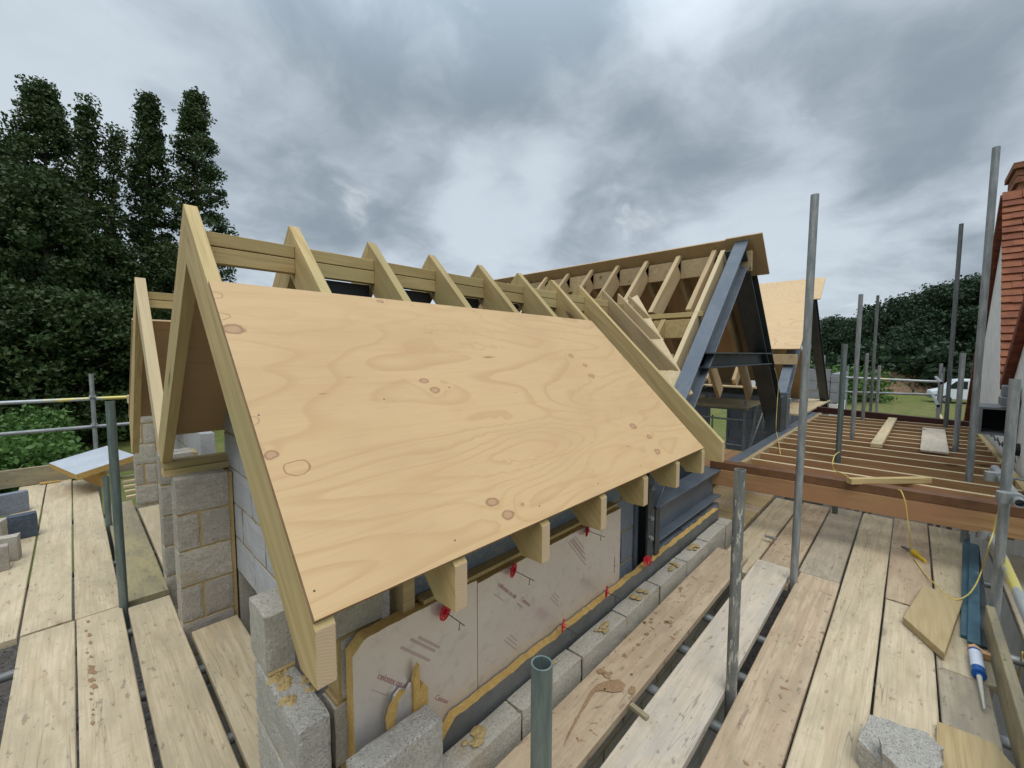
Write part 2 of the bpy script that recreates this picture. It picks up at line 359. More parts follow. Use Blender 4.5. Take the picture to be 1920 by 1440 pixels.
M['leaf_dark'] = leaf_mat('dark tree leaves', (.026, .048, .013), (.042, .072, .018), (.062, .10, .026))
M['leaf_far'] = leaf_mat('far tree leaves', (.020, .042, .020), (.034, .064, .028), (.05, .085, .036))
M['bramble'] = leaf_mat('bramble leaves', (.055, .12, .025), (.085, .165, .035), (.12, .21, .06))
M['bark'] = mineral('grey bark', (.08, .065, .05), (.15, .12, .09), 20, .8, .02, .3)
def grass_mat():
    m, t = new_mat('rough grass'); p = world_coord(t)
    n = t.noise(p, .12, 4, .6); n2 = t.noise(p, 2.5, 5, .65); n3 = t.noise(p, 30, 3, .7)
    c = t.mix(t.ramp(n, .38, .62), (.125, .15, .035), (.19, .175, .07))
    c = t.mix(t.ramp(n2, .4, .7), c, (.085, .135, .028))
    c = t.mix(t.math('MULTIPLY', t.ramp(n2, .62, .75), .5), c, (.22, .19, .09))
    finish(t, c, .9, n3, 1.0, .05, spec=.1); return m
M['grass'] = grass_mat()

# ------------------------------------------------------------------ object helpers
def mesh_obj(name, verts, faces, mat, parent=None, mw=None, smooth=False, mats=None, fm=None):
    me = bpy.data.meshes.new(name); me.from_pydata([tuple(v) for v in verts], [], faces); me.update()
    for m in (mats or [mat]): me.materials.append(m)
    if fm: me.polygons.foreach_set('material_index', fm)
    if smooth: me.polygons.foreach_set('use_smooth', [True]*len(me.polygons))
    o = bpy.data.objects.new(name, me); COL.objects.link(o)
    mw = mw or Matrix.Identity(4)
    if parent is not None:
        o.parent = parent; o.matrix_basis = WM[parent.name].inverted() @ mw
    else: o.matrix_basis = mw
    WM[o.name] = mw.copy()
    return o
WM = {}
def thing(name, label, cat, loc=(0, 0, 0), group=None):
    o = bpy.data.objects.new(name, None); COL.objects.link(o); o.location = loc; o.empty_display_size = .1
    WM[o.name] = Matrix.Translation(loc); o['label'] = label; o['category'] = cat; o['kind'] = 'thing'
    if group: o['group'] = group
    return o
def tag(o, label, cat, group=None):
    o['label'] = label; o['category'] = cat; o['kind'] = 'thing'
    if group: o['group'] = group
    return o
def kind(o, k): o['kind'] = k; return o
def frame(origin, xdir, zdir):
    x = Vector(xdir).normalized(); z = Vector(zdir); z = (z-x*z.dot(x)).normalized(); y = z.cross(x)
    m = Matrix.Identity(4)
    for i in range(3): m[i][0], m[i][1], m[i][2], m[i][3] = x[i], y[i], z[i], origin[i]
    return m
class MB:
    """collects boxes, tubes and prisms into one mesh"""
    def __init__(s): s.v = []; s.f = []; s.m = []
    def add(s, vs, fs, mi=0):
        o = len(s.v); s.v += [Vector(v) for v in vs]; s.f += [tuple(i+o for i in f) for f in fs]; s.m += [mi]*len(fs); return s
    def box(s, a, b, mi=0, M=None, bev=0.0):
        (x0, y0, z0), (x1, y1, z1) = a, b
        if bev <= 0:
            vs = [(x0, y0, z0), (x1, y0, z0), (x1, y1, z0), (x0, y1, z0), (x0, y0, z1), (x1, y0, z1), (x1, y1, z1), (x0, y1, z1)]
            fs = [(3, 2, 1, 0), (4, 5, 6, 7), (0, 1, 5, 4), (1, 2, 6, 5), (2, 3, 7, 6), (3, 0, 4, 7)]
        else:
            bm = bmesh.new(); bmesh.ops.create_cube(bm, size=1)
            for v in bm.verts: v.co = Vector(((x0+x1)/2+v.co.x*(x1-x0), (y0+y1)/2+v.co.y*(y1-y0), (z0+z1)/2+v.co.z*(z1-z0)))
            bmesh.ops.bevel(bm, geom=bm.edges[:], offset=bev, segments=1, affect='EDGES')
            bm.verts.ensure_lookup_table(); vs = [v.co.copy() for v in bm.verts]; fs = [tuple(v.index for v in f.verts) for f in bm.faces]; bm.free()
        if M is not None: vs = [M @ Vector(v) for v in vs]
        return s.add(vs, fs, mi)
    def prism(s, poly, a, b, axis, mi=0):
        """poly in the two axes other than `axis`, extruded from a to b"""
        def mk(p, t):
            return {'x': (t, p[0], p[1]), 'y': (p[0], t, p[1]), 'z': (p[0], p[1], t)}[axis]
        n = len(poly); vs = [mk(p, a) for p in poly]+[mk(p, b) for p in poly]
        area = sum(poly[i][0]*poly[(i+1) % n][1]-poly[(i+1) % n][0]*poly[i][1] for i in range(n))
        flip = (area > 0) == (axis != 'y')
        if b < a: flip = not flip
        f0 = tuple(range(n)); f1 = tuple(range(n, 2*n))
        fs = [f0[::-1] if flip else f0, f1 if flip else f1[::-1]]
        for i in range(n):
            j = (i+1) % n; q = (i, j, j+n, i+n); fs.append(q if flip else q[::-1])
        return s.add(vs, fs, mi)
    def tube(s, p, q, r, n=14, mi=0, hollow=0.0, r2=None):
        p, q = Vector(p), Vector(q); d = (q-p).normalized(); a = d.orthogonal().normalized(); b = d.cross(a); r2 = r if r2 is None else r2
        ring = lambda c, rr: [c+(a*math.cos(2*PI*i/n)+b*math.sin(2*PI*i/n))*rr for i in range(n)]
        vs = ring(p, r)+ring(q, r2); fs = [(i, (i+1) % n, (i+1) % n+n, i+n) for i in range(n)]
        if hollow > 0:
            vs += ring(q, r2-hollow)+ring(q-d*min(.25, (q-p).length*.5), r2-hollow)
            fs += [(n+i, n+(i+1) % n, 2*n+(i+1) % n, 2*n+i) for i in range(n)]
            fs += [(2*n+i, 2*n+(i+1) % n, 3*n+(i+1) % n, 3*n+i) for i in range(n)]
            fs += [tuple(range(3*n, 4*n)), tuple(range(n))[::-1]]
        else: fs += [tuple(range(n))[::-1], tuple(range(n, 2*n))]
        return s.add(vs, fs, mi)
    def path(s, pts, r, n=8, mi=0):
        pts = [Vector(p) for p in pts]; o = len(s.v); prev = None
        for k, p in enumerate(pts):
            d = (pts[min(k+1, len(pts)-1)]-pts[max(k-1, 0)]).normalized()
            a = d.orthogonal() if prev is None else prev-d*prev.dot(d)
            a.normalize(); prev = a; b = d.cross(a)
            s.v += [p+(a*math.cos(2*PI*i/n)+b*math.sin(2*PI*i/n))*r for i in range(n)]
        fs = [(o+k*n+i, o+k*n+(i+1) % n, o+(k+1)*n+(i+1) % n, o+(k+1)*n+i) for k in range(len(pts)-1) for i in range(n)]
        fs += [tuple(o+i for i in range(n))[::-1], tuple(o+(len(pts)-1)*n+i for i in range(n))]
        s.f += fs; s.m += [mi]*len(fs); return s
    def build(s, name, mat, parent=None, mw=None, smooth=False):
        mats = mat if isinstance(mat, list) else [mat]
        return mesh_obj(name, s.v, s.f, None, parent, mw, smooth, mats, s.m)
def smooth_by_angle(o, a=40):
    me = o.data; me.polygons.foreach_set('use_smooth', [True]*len(me.polygons))
    bm = bmesh.new(); bm.from_mesh(me)
    for e in bm.edges:
        e.smooth = not (len(e.link_faces) == 2 and e.calc_face_angle(0) > R(a))
    bm.to_mesh(me); bm.free(); return o
def spline(pts, k=8):
    pts = [Vector(p) for p in pts]; out = []
    P = [pts[0]]+pts+[pts[-1]]
    for i in range(1, len(P)-2):
        a, b, c, d = P[i-1], P[i], P[i+1], P[i+2]
        for j in range(k):
            t = j/k
            out.append(.5*((2*b)+(c-a)*t+(2*a-5*b+4*c-d)*t*t+(3*b-a-3*c+d)*t**3))
    return out+[pts[-1]]
def timber(name, p0, p1, w_, d_, mat, parent=None, up=(0, 0, 1), bev=.002, drop=True):
    """sawn timber from p0 to p1 along its top centre line; w_ wide, d_ deep"""
    p0, p1 = Vector(p0), Vector(p1); L = (p1-p0).length
    mw = frame(p0, p1-p0, up)
    return MB().box((0, -w_/2, -d_), (L, w_/2, 0), bev=bev).build(name, mat, parent, mw)
def sloped(name, poly, th, origin, xdir, zdir, mat, parent=None):
    """polygon in the local (x, z) plane extruded th along local y (the timber's length is local x)"""
    return MB().prism(poly, -th/2, th/2, 'y').build(name, mat, parent, frame(origin, xdir, zdir))

# ------------------------------------------------------------------ ground
kind(mesh_obj('ground', [(-600, -600, -2.5), (900, -600, -2.5), (900, 900, -2.5), (-600, 900, -2.5)], [(0, 1, 2, 3)], M['grass']), 'structure')
def patch(name, poly, z, mat, kindname='structure'):
    return kind(mesh_obj(name, [(x, y, z) for x, y in poly], [tuple(range(len(poly)))], mat), kindname)
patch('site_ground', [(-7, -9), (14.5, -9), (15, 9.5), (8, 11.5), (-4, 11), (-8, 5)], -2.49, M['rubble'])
patch('track', [(38, -12), (75, -16), (75, -6), (40, -4.5)], -2.49, M['soil'])

# ------------------------------------------------------------------ scaffold boards
def board(x0, x1, y0, y1, z, mat, label, axis='x', th=.038, tilt=0.0, group='scaffold boards of the right hand deck', ends=True):
    """one scaffold board with its length along axis; z is the height of its top"""
    if axis == 'x': mw = frame((x0, (y0+y1)/2, z), (1, tilt, 0), (0, 0, 1)); L, w_ = x1-x0, y1-y0
    else: mw = frame(((x0+x1)/2, y0, z), (tilt, 1, 0), (0, 0, 1)); L, w_ = y1-y0, x1-x0
    # slightly uneven edges along the length
    n = 14; vs = []; fs = []
    sd = random.random()*50
    for i in range(n+1):
        a = L*i/n
        e1 = (noise.noise((a*1.1, sd, 0)))*.003; e2 = (noise.noise((a*1.1, sd+9, 0)))*.003; h = noise.noise((a*.7, sd+20, 0))*.0025
        y_0, y_1 = -w_/2+e1, w_/2+e2; b = .004
        vs += [(a, y_0, -th), (a, y_0, h-b), (a, y_0+b, h), (a, y_1-b, h), (a, y_1, h-b), (a, y_1, -th)]
    for i in range(n):
        for j in range(5): fs.append((i*6+j, (i+1)*6+j, (i+1)*6+j+1, i*6+j+1))
        fs.append((i*6+5, (i+1)*6+5, (i+1)*6, i*6))
    fs.append((0, 1, 2, 3, 4, 5)); fs.append(tuple(n*6+j for j in range(6))[::-1])
    fs = [f[::-1] for f in fs]
    o = mesh_obj('scaffold_board', vs, fs, mat, None, mw)
    return tag(o, label, 'scaffold board', group)
GR = 'scaffold boards of the right hand deck'
board(-.4, 3.61, .86, 1.09, .006, M['board_pink'], 'mud spattered pinkish scaffold board lying against the low outer block wall')
board(3.40, 5.48, .81, 1.045, -.035, M['board'], 'short scaffold board continuing beyond the mud spattered one to the red steel beam')
board(-.4, 3.62, .565, .795, .006, M['board_pale'], 'bleached pale scaffold board between the mud spattered board and the flaking painted tube')
board(3.42, 5.52, .555, .795, -.035, M['board_pink'], 'scaffold board running on beyond the bleached pale board past the tall centre tube')
board(-.4, 3.632, .287, .517, 0, M['board_pink'], 'tan scaffold board just right of the flaking painted tube, two dark knots near its end')
board(3.638, 5.46, .29, .53, 0, M['board_grey'], 'short grey brown scaffold board with swirling grain right of the tall centre tube')
board(-.4, 5.45, .056, .276, 0, M['board'], 'long unbroken cream scaffold board with flame grain under the big concrete lumps')
board(3.625, 5.5, -.182, .048, 0, M['board_pink'], 'pinkish scaffold board the yellow knife lies on')
board(-.4, 3.605, -.166, .046, 0, M['board'], 'pale scaffold board with brown paint loops beside the timber offcut')
board(3.0, 5.48, -.40, -.192, 0, M['board'], 'cream scaffold board between the yellow knife and the blue strips')
board(-.4, 3.15, -.352, -.175, -.004, M['board_grey'], 'grey scaffold board under the blue sealant cartridge')
board(-.4, 5.2, -.78, -.545, -.02, M['board_grey'], 'scaffold board outside the right guard rail, next to the toe board', group='boards outside the guard rail')
board(-.4, 5.6, -1.03, -.80, -.02, M['board'], 'scaffold board outside the right guard rail, next to the house wall', group='boards outside the guard rail')
for k in range(12):
    board(4.18+.212*k, 4.18+.212*k+.205, 1.075, 2.6, -.03-.004*(k % 2), M['offcut'] if k % 3 else M['board_pink'], 'brown plank of the row lying crosswise below the steel beam under the joists', 'y', group='planks crosswise below the joists')
# toe board on edge
o = MB().box((0, -.018, 0), (4.0, .018, .19), bev=.003).build('toe_board', M['board_old'], None, frame((-.45, -.395, -.02), (1, 0, 0), (0, 0, 1)))
tag(o, 'weathered toe board on edge along the right side of the deck', 'toe board')
GL = 'scaffold boards of the left hand deck'
ZL = -.08
def lb(x0, x1, y0, y1, mat, label, z=ZL): board(x0, x1, y0, y1, z, M[mat], label, 'y', group=GL)
lb(-.525, -.305, 3.74, 8.0, 'board', 'scaffold board at the left frame edge under the broken block pile')
lb(-.292, -.078, 3.755, 8.02, 'board', 'long pale scaffold board passing right of the dark slate block')
lb(-.066, .150, 3.74, 7.9, 'board', 'long pale scaffold board running to the silver insulation offcut')
lb(-.292, -.068, .4, 3.725, 'board', 'near scaffold board at the lower left beside the hole in the deck')
lb(-.060, .150, .4, 3.73, 'board', 'near scaffold board with a row of brown mud drips and a long crack')
lb(.175, .390, .4, 3.66, 'board', 'near scaffold board ending at the foot of the upright left tube')
lb(.417, .655, 1.79, 3.065, 'board', 'short cracked scaffold board ending against the nearest block pier')
lb(.178, .398, 3.755, 6.38, 'board_old', 'mossy dark scaffold board between the left tube and the block piers')
lb(.420, .62, 3.97, 6.0, 'board', 'scaffold board squeezed between the two farther block piers', ZL-.005)
# toe board at the far end of the left deck
o = MB().box((0, -.018, 0), (3.6, .018, .225), bev=.003).build('toe_board', M['board_old'], None, frame((-2.6, 8.04, ZL), (1, 0, 0), (0, 0, 1)))
tag(o, 'brown toe board across the far end of the left deck', 'toe board')
# battens seen beyond the left tube
for k in range(5):
    o = timber('batten', (.36, 6.50+.19*k, -.055+.018*k), (1.0, 6.52+.19*k, -.055+.018*k), .05, .03, M['pale_wood'])
    tag(o, 'thin pale batten in the row laid behind the upright left tube', 'batten', 'pale battens beside the far pier')

# ------------------------------------------------------------------ scaffold tubes
TR = .02415
def tube(p, q, mat, label, group=None, name='scaffold_tube', hollow=.004, r=TR, n=20):
    p, q = Vector(p), Vector(q)
    mw = frame(p, (q-p).orthogonal(), q-p)
    o = MB().tube((0, 0, 0), (0, 0, (q-p).length), r, n, hollow=hollow).build(name, mat, None, mw)
    smooth_by_angle(o)
    return tag(o, label, 'scaffold tube', group)
GU = 'upright scaffold tubes'
B = -2.5
tube((3.446, .532, B), (3.446, .522, 2.652), M['galv'], 'tallest grey upright tube right of the steel A-frames, rising in front of the sky', GU)
tube((2.09, .541, B), (2.075, .541, 1.077), M['tube_paint'], 'short upright tube with flaking white paint in the middle of the right deck', GU)
r0 = pd(1016, 1243, .885)
tube((r0.x, r0.y, B), r0, M['galv_green'], 'nearest greenish tube with its open end towards the viewer', GU)
tube((.159, 3.70, B), (.159, 3.722, 1.289), M['galv_green'], 'upright tube on the left deck with a mauve rusty top', GU)
tube((.178, 5.588, B), (.172, 5.588, .409), M['galv_green'], 'short cut-off tube behind the upright left tube', GU)
tube((.17, 8.12, B), (.177, 8.12, 1.31), M['galv'], 'far left upright tube against the dark trees', GU)
for (x, y, z, mt, lab) in (
    (5.245, .488, 1.702, 'galv_green', 'thick greenish upright tube standing among the joists, nearest of the inner row'),
    (6.854, .507, 2.35, 'galv', 'tall pale upright tube among the joists, second of the inner row'),
    (8.788, .53, 1.622, 'galv', 'shorter upright tube among the joists, third of the inner row'),
    (10.741, .54, 2.73, 'galv_dark', 'tall dark upright tube just beyond the far red steel beam'),
    (11.3, .475, 1.385, 'galv', 'slim upright tube beyond the far red steel beam carrying the rails'),
    (14.0, 1.21, 1.31, 'galv', 'faint short tube far off beside the block wall end'),
    (8.746, -.402, 3.438, 'galv_dark', 'tall dark brown upright tube in front of the dark wood, right side'),
    (6.805, -.402, 1.617, 'galv', 'upright tube with an ochre stained top near the white house'),
    (5.189, -.399, 3.255, 'galv', 'tallest upright tube on the right, in front of the red tiled roof'),
    (11.6, -.41, 1.43, 'galv', 'far upright tube in the rail corner, tallest of three'),
    (11.3, -.43, 1.36, 'galv_dark', 'far upright tube in the rail corner, middle of three'),
    (10.8, -.39, 1.266, 'galv', 'far upright tube in the rail corner, shortest of three')):
    tube((x, y, B), (x, y, z), M[mt], lab, GU)
tube((3.83, -.445, B), (3.83, -.445, 1.457), M['galv'], 'thick upright tube at the right frame edge carrying the guard rail couplers', GU)
def coupler(loc, d, label):
    t = thing('tube_coupler', label, 'coupler', loc, 'scaffold couplers')
    d = Vector(d).normalized()
    L = Vector(loc)
    o = MB().tube(L-d*.03, L+d*.03, .034, 16).tube(L+Vector((0, .045, 0))-Vector((0, 0, .03)), L+Vector((0, .045, .03)), .036, 16).build('clamp', M['galv'], t, Matrix.Identity(4)); smooth_by_angle(o)
    MB().box(L+Vector((-.03, -.05, -.012)), L+Vector((.03, -.02, .012)), bev=.003).tube(L+Vector((.02, -.1, 0)), L+Vector((.02, .02, 0)), .007, 8).build('bolt', M['galv_dark'], t, Matrix.Identity(4))
GG = 'guard rails'
tube((4.60, -.475, .775), (3.60, -.475, .775), M['galv'], 'upper guard rail tube of the right deck, ending short of the white wall', GG)
tube((3.72, -.528, .72), (-.6, -.528, .72), M['galv'], 'upper guard rail tube running on towards the viewer at the right frame edge', GG)
tube((4.95, -.475, .325), (-.6, -.475, .315), M['rail_yellow'], 'lower guard rail tube of the right deck with yellow green paint', GG)
coupler((3.70, -.475, .775), (1, 0, 0), 'scaffold coupler on the upper right guard rail at the thick tube')
coupler((4.28, -.475, .775), (1, 0, 0), 'scaffold coupler near the far end of the upper right guard rail')
coupler((4.42, -.475, .323), (1, 0, 0), 'scaffold coupler on the lower right guard rail')
tube((-3.2, 8.16, 1.0), (.66, 8.16, .96), M['rail_yellow'], 'yellow topped upper guard rail at the far end of the left deck', GG)
tube((-3.2, 8.16, .60), (.66, 8.16, .575), M['galv'], 'grey lower guard rail at the far end of the left deck', GG)
coupler((.177, 8.14, .985), (1, 0, 0), 'scaffold coupler on the yellow topped rail at the far left tube')
coupler((.177, 8.14, .588), (1, 0, 0), 'scaffold coupler on the grey lower rail at the far left tube')
tube((12.0, 1.5, 1.09), (12.0, -.40, 1.055), M['rail_yellow'], 'pale upper guard rail across the far end beyond the joists', GG)
tube((12.0, 1.5, .745), (12.0, -.40, .79), M['galv'], 'dark lower guard rail across the far end beyond the joists', GG)
tube((11.95, -.36, 1.15), (9.7, -.36, 1.14), M['galv'], 'short upper rail tube with open end in the far rail corner', GG)
tube((11.95, -.33, .80), (9.3, -.33, .80), M['galv'], 'short lower rail tube with open end in the far rail corner', GG)
# transoms below the boards and the lower ledgers
GT = 'transom tubes under the boards'
for k, (x, lab) in enumerate(((1.25, 'transom tube under the near boards beside the tube with the open end'), (1.95, 'transom tube crossing beneath the boards at the flaking painted tube'), (2.35, 'transom tube showing in the gap right of the painted tube'),
             (2.75, 'transom tube showing in the wide gap by the bleached pale board'), (3.55, 'transom tube under the board joint at the tall centre tube'), (4.6, 'transom tube in the gap near the red steel beam'))):
    tube((x, 1.08, -.075-TR), (x, -1.1, -.075-TR), M['galv'], lab, GT)
for k, (y, lab) in enumerate(((1.5, 'transom tube in the lower left gaps nearest the viewer'), (2.15, 'transom tube in the left gaps beside the mud drips'), (2.75, 'transom tube in the left gaps below the cracked short board'), (3.45, 'transom tube in the left gaps near the upright tube'),
             (4.7, 'transom tube under the mossy dark board'), (6.2, 'transom tube under the far left boards'))):
    tube((-.62, y, ZL-.04-TR), (.62, y, ZL-.04-TR), M['galv_dark'], lab, GT)
tube((-1.6, 3.2, -.55), (.5, 3.1, -.5), M['galv'], 'grey tube crossing below the hole at the left frame edge', 'lower scaffold tubes')
tube((-.75, .6, -.75), (-.62, 7.9, -.75), M['galv_green'], 'greenish ledger tube below the hole at the left frame edge', 'lower scaffold tubes')
tube((-.66, 3.05, B), (-.62, 3.05, -.2), M['galv_green'], 'greenish upright below the deck at the left frame edge', 'lower scaffold tubes')
tube((-.4, .47, -.2), (5.4, .47, -.2), M['galv_dark'], 'dark ledger tube below the gap between the right hand boards', 'lower scaffold tubes')

# ------------------------------------------------------------------ block walls
def block_geo(mb, a, b, mi=0, rough=.0035, seg=.05, edge=.006):
    """a concrete block with slightly crumbled edges"""
    bm = bmesh.new(); bmesh.ops.create_cube(bm, size=1)
    S = [b[i]-a[i] for i in range(3)]; c = [(a[i]+b[i])/2 for i in range(3)]
    for v in bm.verts: v.co = Vector([c[i]+v.co[i]*S[i] for i in range(3)])
    cuts = max(1, int(max(S)/seg)-1)
    bmesh.ops.subdivide_edges(bm, edges=bm.edges[:], cuts=min(cuts, 7), use_grid_fill=True)
    sd = random.random()*100
    for v in bm.verts:
        k = sum(1 for i in range(3) if abs(abs(v.co[i]-c[i])-S[i]/2) < 1e-5)
        q = v.co*22+Vector((sd, 0, 0))
        n = Vector((noise.noise(q), noise.noise(q+Vector((31, 0, 0))), noise.noise(q+Vector((0, 47, 0)))))
        d = (Vector(c)-v.co)
        pull = Vector([(-1 if v.co[i] > c[i] else 1)*(edge if k >= 2 else 0)*(.4+.8*abs(noise.noise(q*1.7))) if abs(abs(v.co[i]-c[i])-S[i]/2) < 1e-5 else 0 for i in range(3)])
        v.co += n*rough+pull*.7
    bm.verts.ensure_lookup_table()
    mb.add([v.co.copy() for v in bm.verts], [tuple(v.index for v in f.verts) for f in bm.faces], mi); bm.free()
def block_wall(name, axis, fixed, th, a0, a1, z0, z1, mats, label=None, cat='block wall', parent=None, off=0.0, bl=.44, bh=.215, j=.01, skip=None, seg=.075, rec=.006, group=None, top_bed=False):
    """courses of blocks along axis ('x' or 'y'); `fixed` is the near face of the wall, th its thickness"""
    mb = MB(); z = z0; c = 0
    mbv = []
    while z < z1-.03:
        h = min(bh, z1-z); a = a0-((off+(bl/2 if c % 2 else 0)) % (bl+j)); lo = None
        while a < a1-.02:
            s, e = max(a, a0), min(a+bl, a1)
            if e-s > .03 and not (skip and skip((s+e)/2, z+h/2)):
                jit = random.uniform(-.003, .003)
                if axis == 'x': block_geo(mb, (s, fixed+jit, z), (e, fixed+th+jit, z+h), random.choice((0, 0, 1)) if len(mats) > 2 else 0, seg=seg)
                else: block_geo(mb, (fixed+jit, s, z), (fixed+th+jit, e, z+h), random.choice((0, 0, 1)) if len(mats) > 2 else 0, seg=seg)
                mz = z+h+(j if z+h+j < z1-.03 else -.014); m0, m1 = max(s-j, a0+.010), min(e+j, a1-.010)
                mi = len(mats)-1; zz = z-(.0 if c == 0 else .004)
                if axis == 'x': mb.box((m0, fixed+rec, zz), (m1, fixed+th-rec, mz-.002), mi)
                else: mb.box((fixed+rec, m0, zz), (fixed+th-rec, m1, mz-.002), mi)
            a += bl+j
        z += bh+j; c += 1
    o = mb.build(name, mats, parent, Matrix.Identity(4))
    if label: tag(o, label, cat, group)
    return o
BM = [M['block'], M['block_face'], M['mortar']]
# front outer leaf: one low course above deck level
ow = thing('outer_block_wall', 'low grey block wall running beside the mud spattered board to the red steel beam', 'block wall', (.52, 1.12, -2.5))
block_wall('leaf', 'x', 1.12, .10, .53, 4.12, -2.385, .09, [M['block'], M['mortar']], parent=ow, off=.18)
# mortar droppings on top of the wall
for (x, s) in ((1.06, .05), (1.50, .035), (1.98, .042), (2.42, .045), (2.88, .04), (3.33, .04), (.72, .04)):
    mb = MB()
    for k in range(6):
        cx, cy = x+random.uniform(-.08, .08), 1.165+random.uniform(-.03, .03); n = 9; rr = s*random.uniform(.2, .75)
        vs = [(cx+math.cos(2*PI*i/n)*rr*random.uniform(.7, 1.25), min(1.214, max(1.126, cy+math.sin(2*PI*i/n)*rr*.7)), .091) for i in range(n)]+[(cx, cy, .098)]
        mb.add(vs, [(i, (i+1) % n, n) for i in range(n)])
    mb.build('mortar_smear', M['mortar'], ow, Matrix.Identity(4))
# gable outer leaf, racked back at the corner
gw = thing('gable_block_wall', 'stepped end of the outer block wall under the front gable rafter', 'block wall', (.42, 1.28, -2.5))
mb = MB(); z = .45-.215
while z > -2.4:
    block_geo(mb, (.415, 1.285, z), (.518, 1.735, z+.215), 0, seg=.03, rough=.005, edge=.009); mb.box((.423, 1.293, z-.013), (.510, 1.727, z+.003), 1); z -= .225
mb.build('leaf', [M['block_rough'], M['mortar']], gw, Matrix.Identity(4))
mb = MB(); block_geo(mb, (.42, 1.60, .456), (.52, 1.79, .672), seg=.035); mb.build('upper_block', M['block'], gw, Matrix.Identity(4))
mb = MB()
for k in range(26):
    cx, cy = random.uniform(.43, .51), random.uniform(1.42, 1.6); n = 8; rr = random.uniform(.012, .03)
    vs = [(cx+math.cos(2*PI*i/n)*rr, cy+math.sin(2*PI*i/n)*rr, .443+random.uniform(0, .006)) for i in range(n)]+[(cx, cy, .452+random.uniform(0, .012))]
    mb.add(vs, [(i, (i+1) % n, n) for i in range(n)])
mb.box((.425, 1.592, .445), (.518, 1.79, .462), bev=.004); mb.build('mortar_bed', M['mortar'], gw, Matrix.Identity(4))
# loose block on the low wall
mb = MB(); block_geo(mb, (.535, 1.135, .097), (.845, 1.24, .312), seg=.035, edge=.008)
tag(mb.build('concrete_block', M['block_rough'], None, Matrix.Identity(4)), 'loose grey concrete block standing on the low wall in front of the foil board', 'concrete block', 'loose concrete blocks')
# window reveals: three piers on the left
pg = 'block piers of the gable wall'
def pier(y, x0, x1, ztop, label, wide=None, mm=BM):
    t = thing('block_pier', label, 'block pier', (x0, y, -2.5), pg)
    nC = int((ztop+.0)/.225)+13
    z0 = ztop-nC*.225+.01
    block_wall('masonry', 'x', y, .215, x0, x1, z0, ztop, mm, parent=t, bl=(x1-x0), off=0.0 if nC % 2 else .0, seg=.04)
    return t
def pier2(y, x0, x1, ztop, label):
    """courses alternate between one full stretcher and two short pieces"""
    t = thing('block_pier', label, 'block pier', (x0, y, -2.5), pg)
    mb = MB(); z = ztop-.215; c = 0
    while z > -2.45:
        parts = [(x0, x1)] if c % 2 == 0 else [(x0, x0+(x1-x0)*.40), (x0+(x1-x0)*.40+.012, x1)]
        for (a, b) in parts:
            block_geo(mb, (a, y, z), (b, y+.10, z+.215), random.choice((0, 1)), seg=.03)
            block_geo(mb, (a+.006, y+.112, z), (b, y+.212, z+.215), random.choice((0, 1)), seg=.06)
        mb.box((x0+.006, y+.006, z-.012), (x1-.004, y+.206, z+.001), 2)
        if len(parts) > 1: mb.box((parts[0][1]-.003, y+.006, z), (parts[1][0]+.003, y+.2, z+.212), 2)
        z -= .225; c += 1
    mb.box((x1-.002, y+.008, -2.4), (x1+.022, y+.2, ztop-.01), 2)
    mb.build('masonry', BM, t, Matrix.Identity(4)); return t
pier2(3.127, .385, .655, .845, 'nearest and widest grey block pier under the two roof gables')
pier2(3.85, .395, .60, .865, 'middle grey block pier carrying the valley of the two gables')
pier2(6.06, .418, .60, 1.045, 'farthest grey block pier under the second gable, broken faced blocks')
# the inner leaf seen obliquely behind the gable rafter
il = thing('inner_block_wall', 'pale inner block wall seen edge on between the nearest pier and the gable rafter', 'block wall', (.678, 1.9, 0))
block_wall('leaf', 'y', .682, .10, 1.50, 3.33, .185, 1.32, [M['block_pale'], M['mortar']], parent=il, off=.1,
           skip=lambda a, z: z > .972+(a-.945)*.991-.36)
mb = MB(); mb.box((.69, 3.12, -2.4), (.80, 3.34, .175)); mb.build('jamb', M['block_face'], il, Matrix.Identity(4))
block_wall('leaf', 'y', .682, .10, 4.1, 6.0, -.6, .95, [M['block_pale'], M['mortar_grey']], parent=il, off=.1, seg=.2)
mb = MB(); mb.box((.672, 1.94, .76), (.684, 2.06, .90)); mb.build('brick', M['brick'], il, Matrix.Identity(4))
# inner leaf along the front (behind the foil insulation)
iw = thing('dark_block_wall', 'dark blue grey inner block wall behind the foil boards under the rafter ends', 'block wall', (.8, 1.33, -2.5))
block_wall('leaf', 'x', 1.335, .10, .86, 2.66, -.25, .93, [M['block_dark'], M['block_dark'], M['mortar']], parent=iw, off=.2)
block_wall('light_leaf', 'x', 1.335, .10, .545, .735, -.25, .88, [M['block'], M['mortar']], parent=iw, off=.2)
block_wall('leaf_under_beam', 'x', 1.305, .12, 2.86, 4.35, -.3, .165, [M['block_dark'], M['mortar_grey']], parent=iw, off=.1)
MB().box((.792, 1.30, .0), (.842, 1.40, .95), bev=.002).build('timber_stud', M['offcut'], iw, Matrix.Identity(4))
MB().box((.87, 1.283, .655), (2.3, 1.332, .672)).build('mortar_ledge', M['mortar'], iw, Matrix.Identity(4))
MB().box((.86, 1.45, -.3), (4.3, 1.47, .9)).build('shadow_board', M['membrane'], iw, Matrix.Identity(4))  # added black sheet: its colour stands in for the shade behind this wall

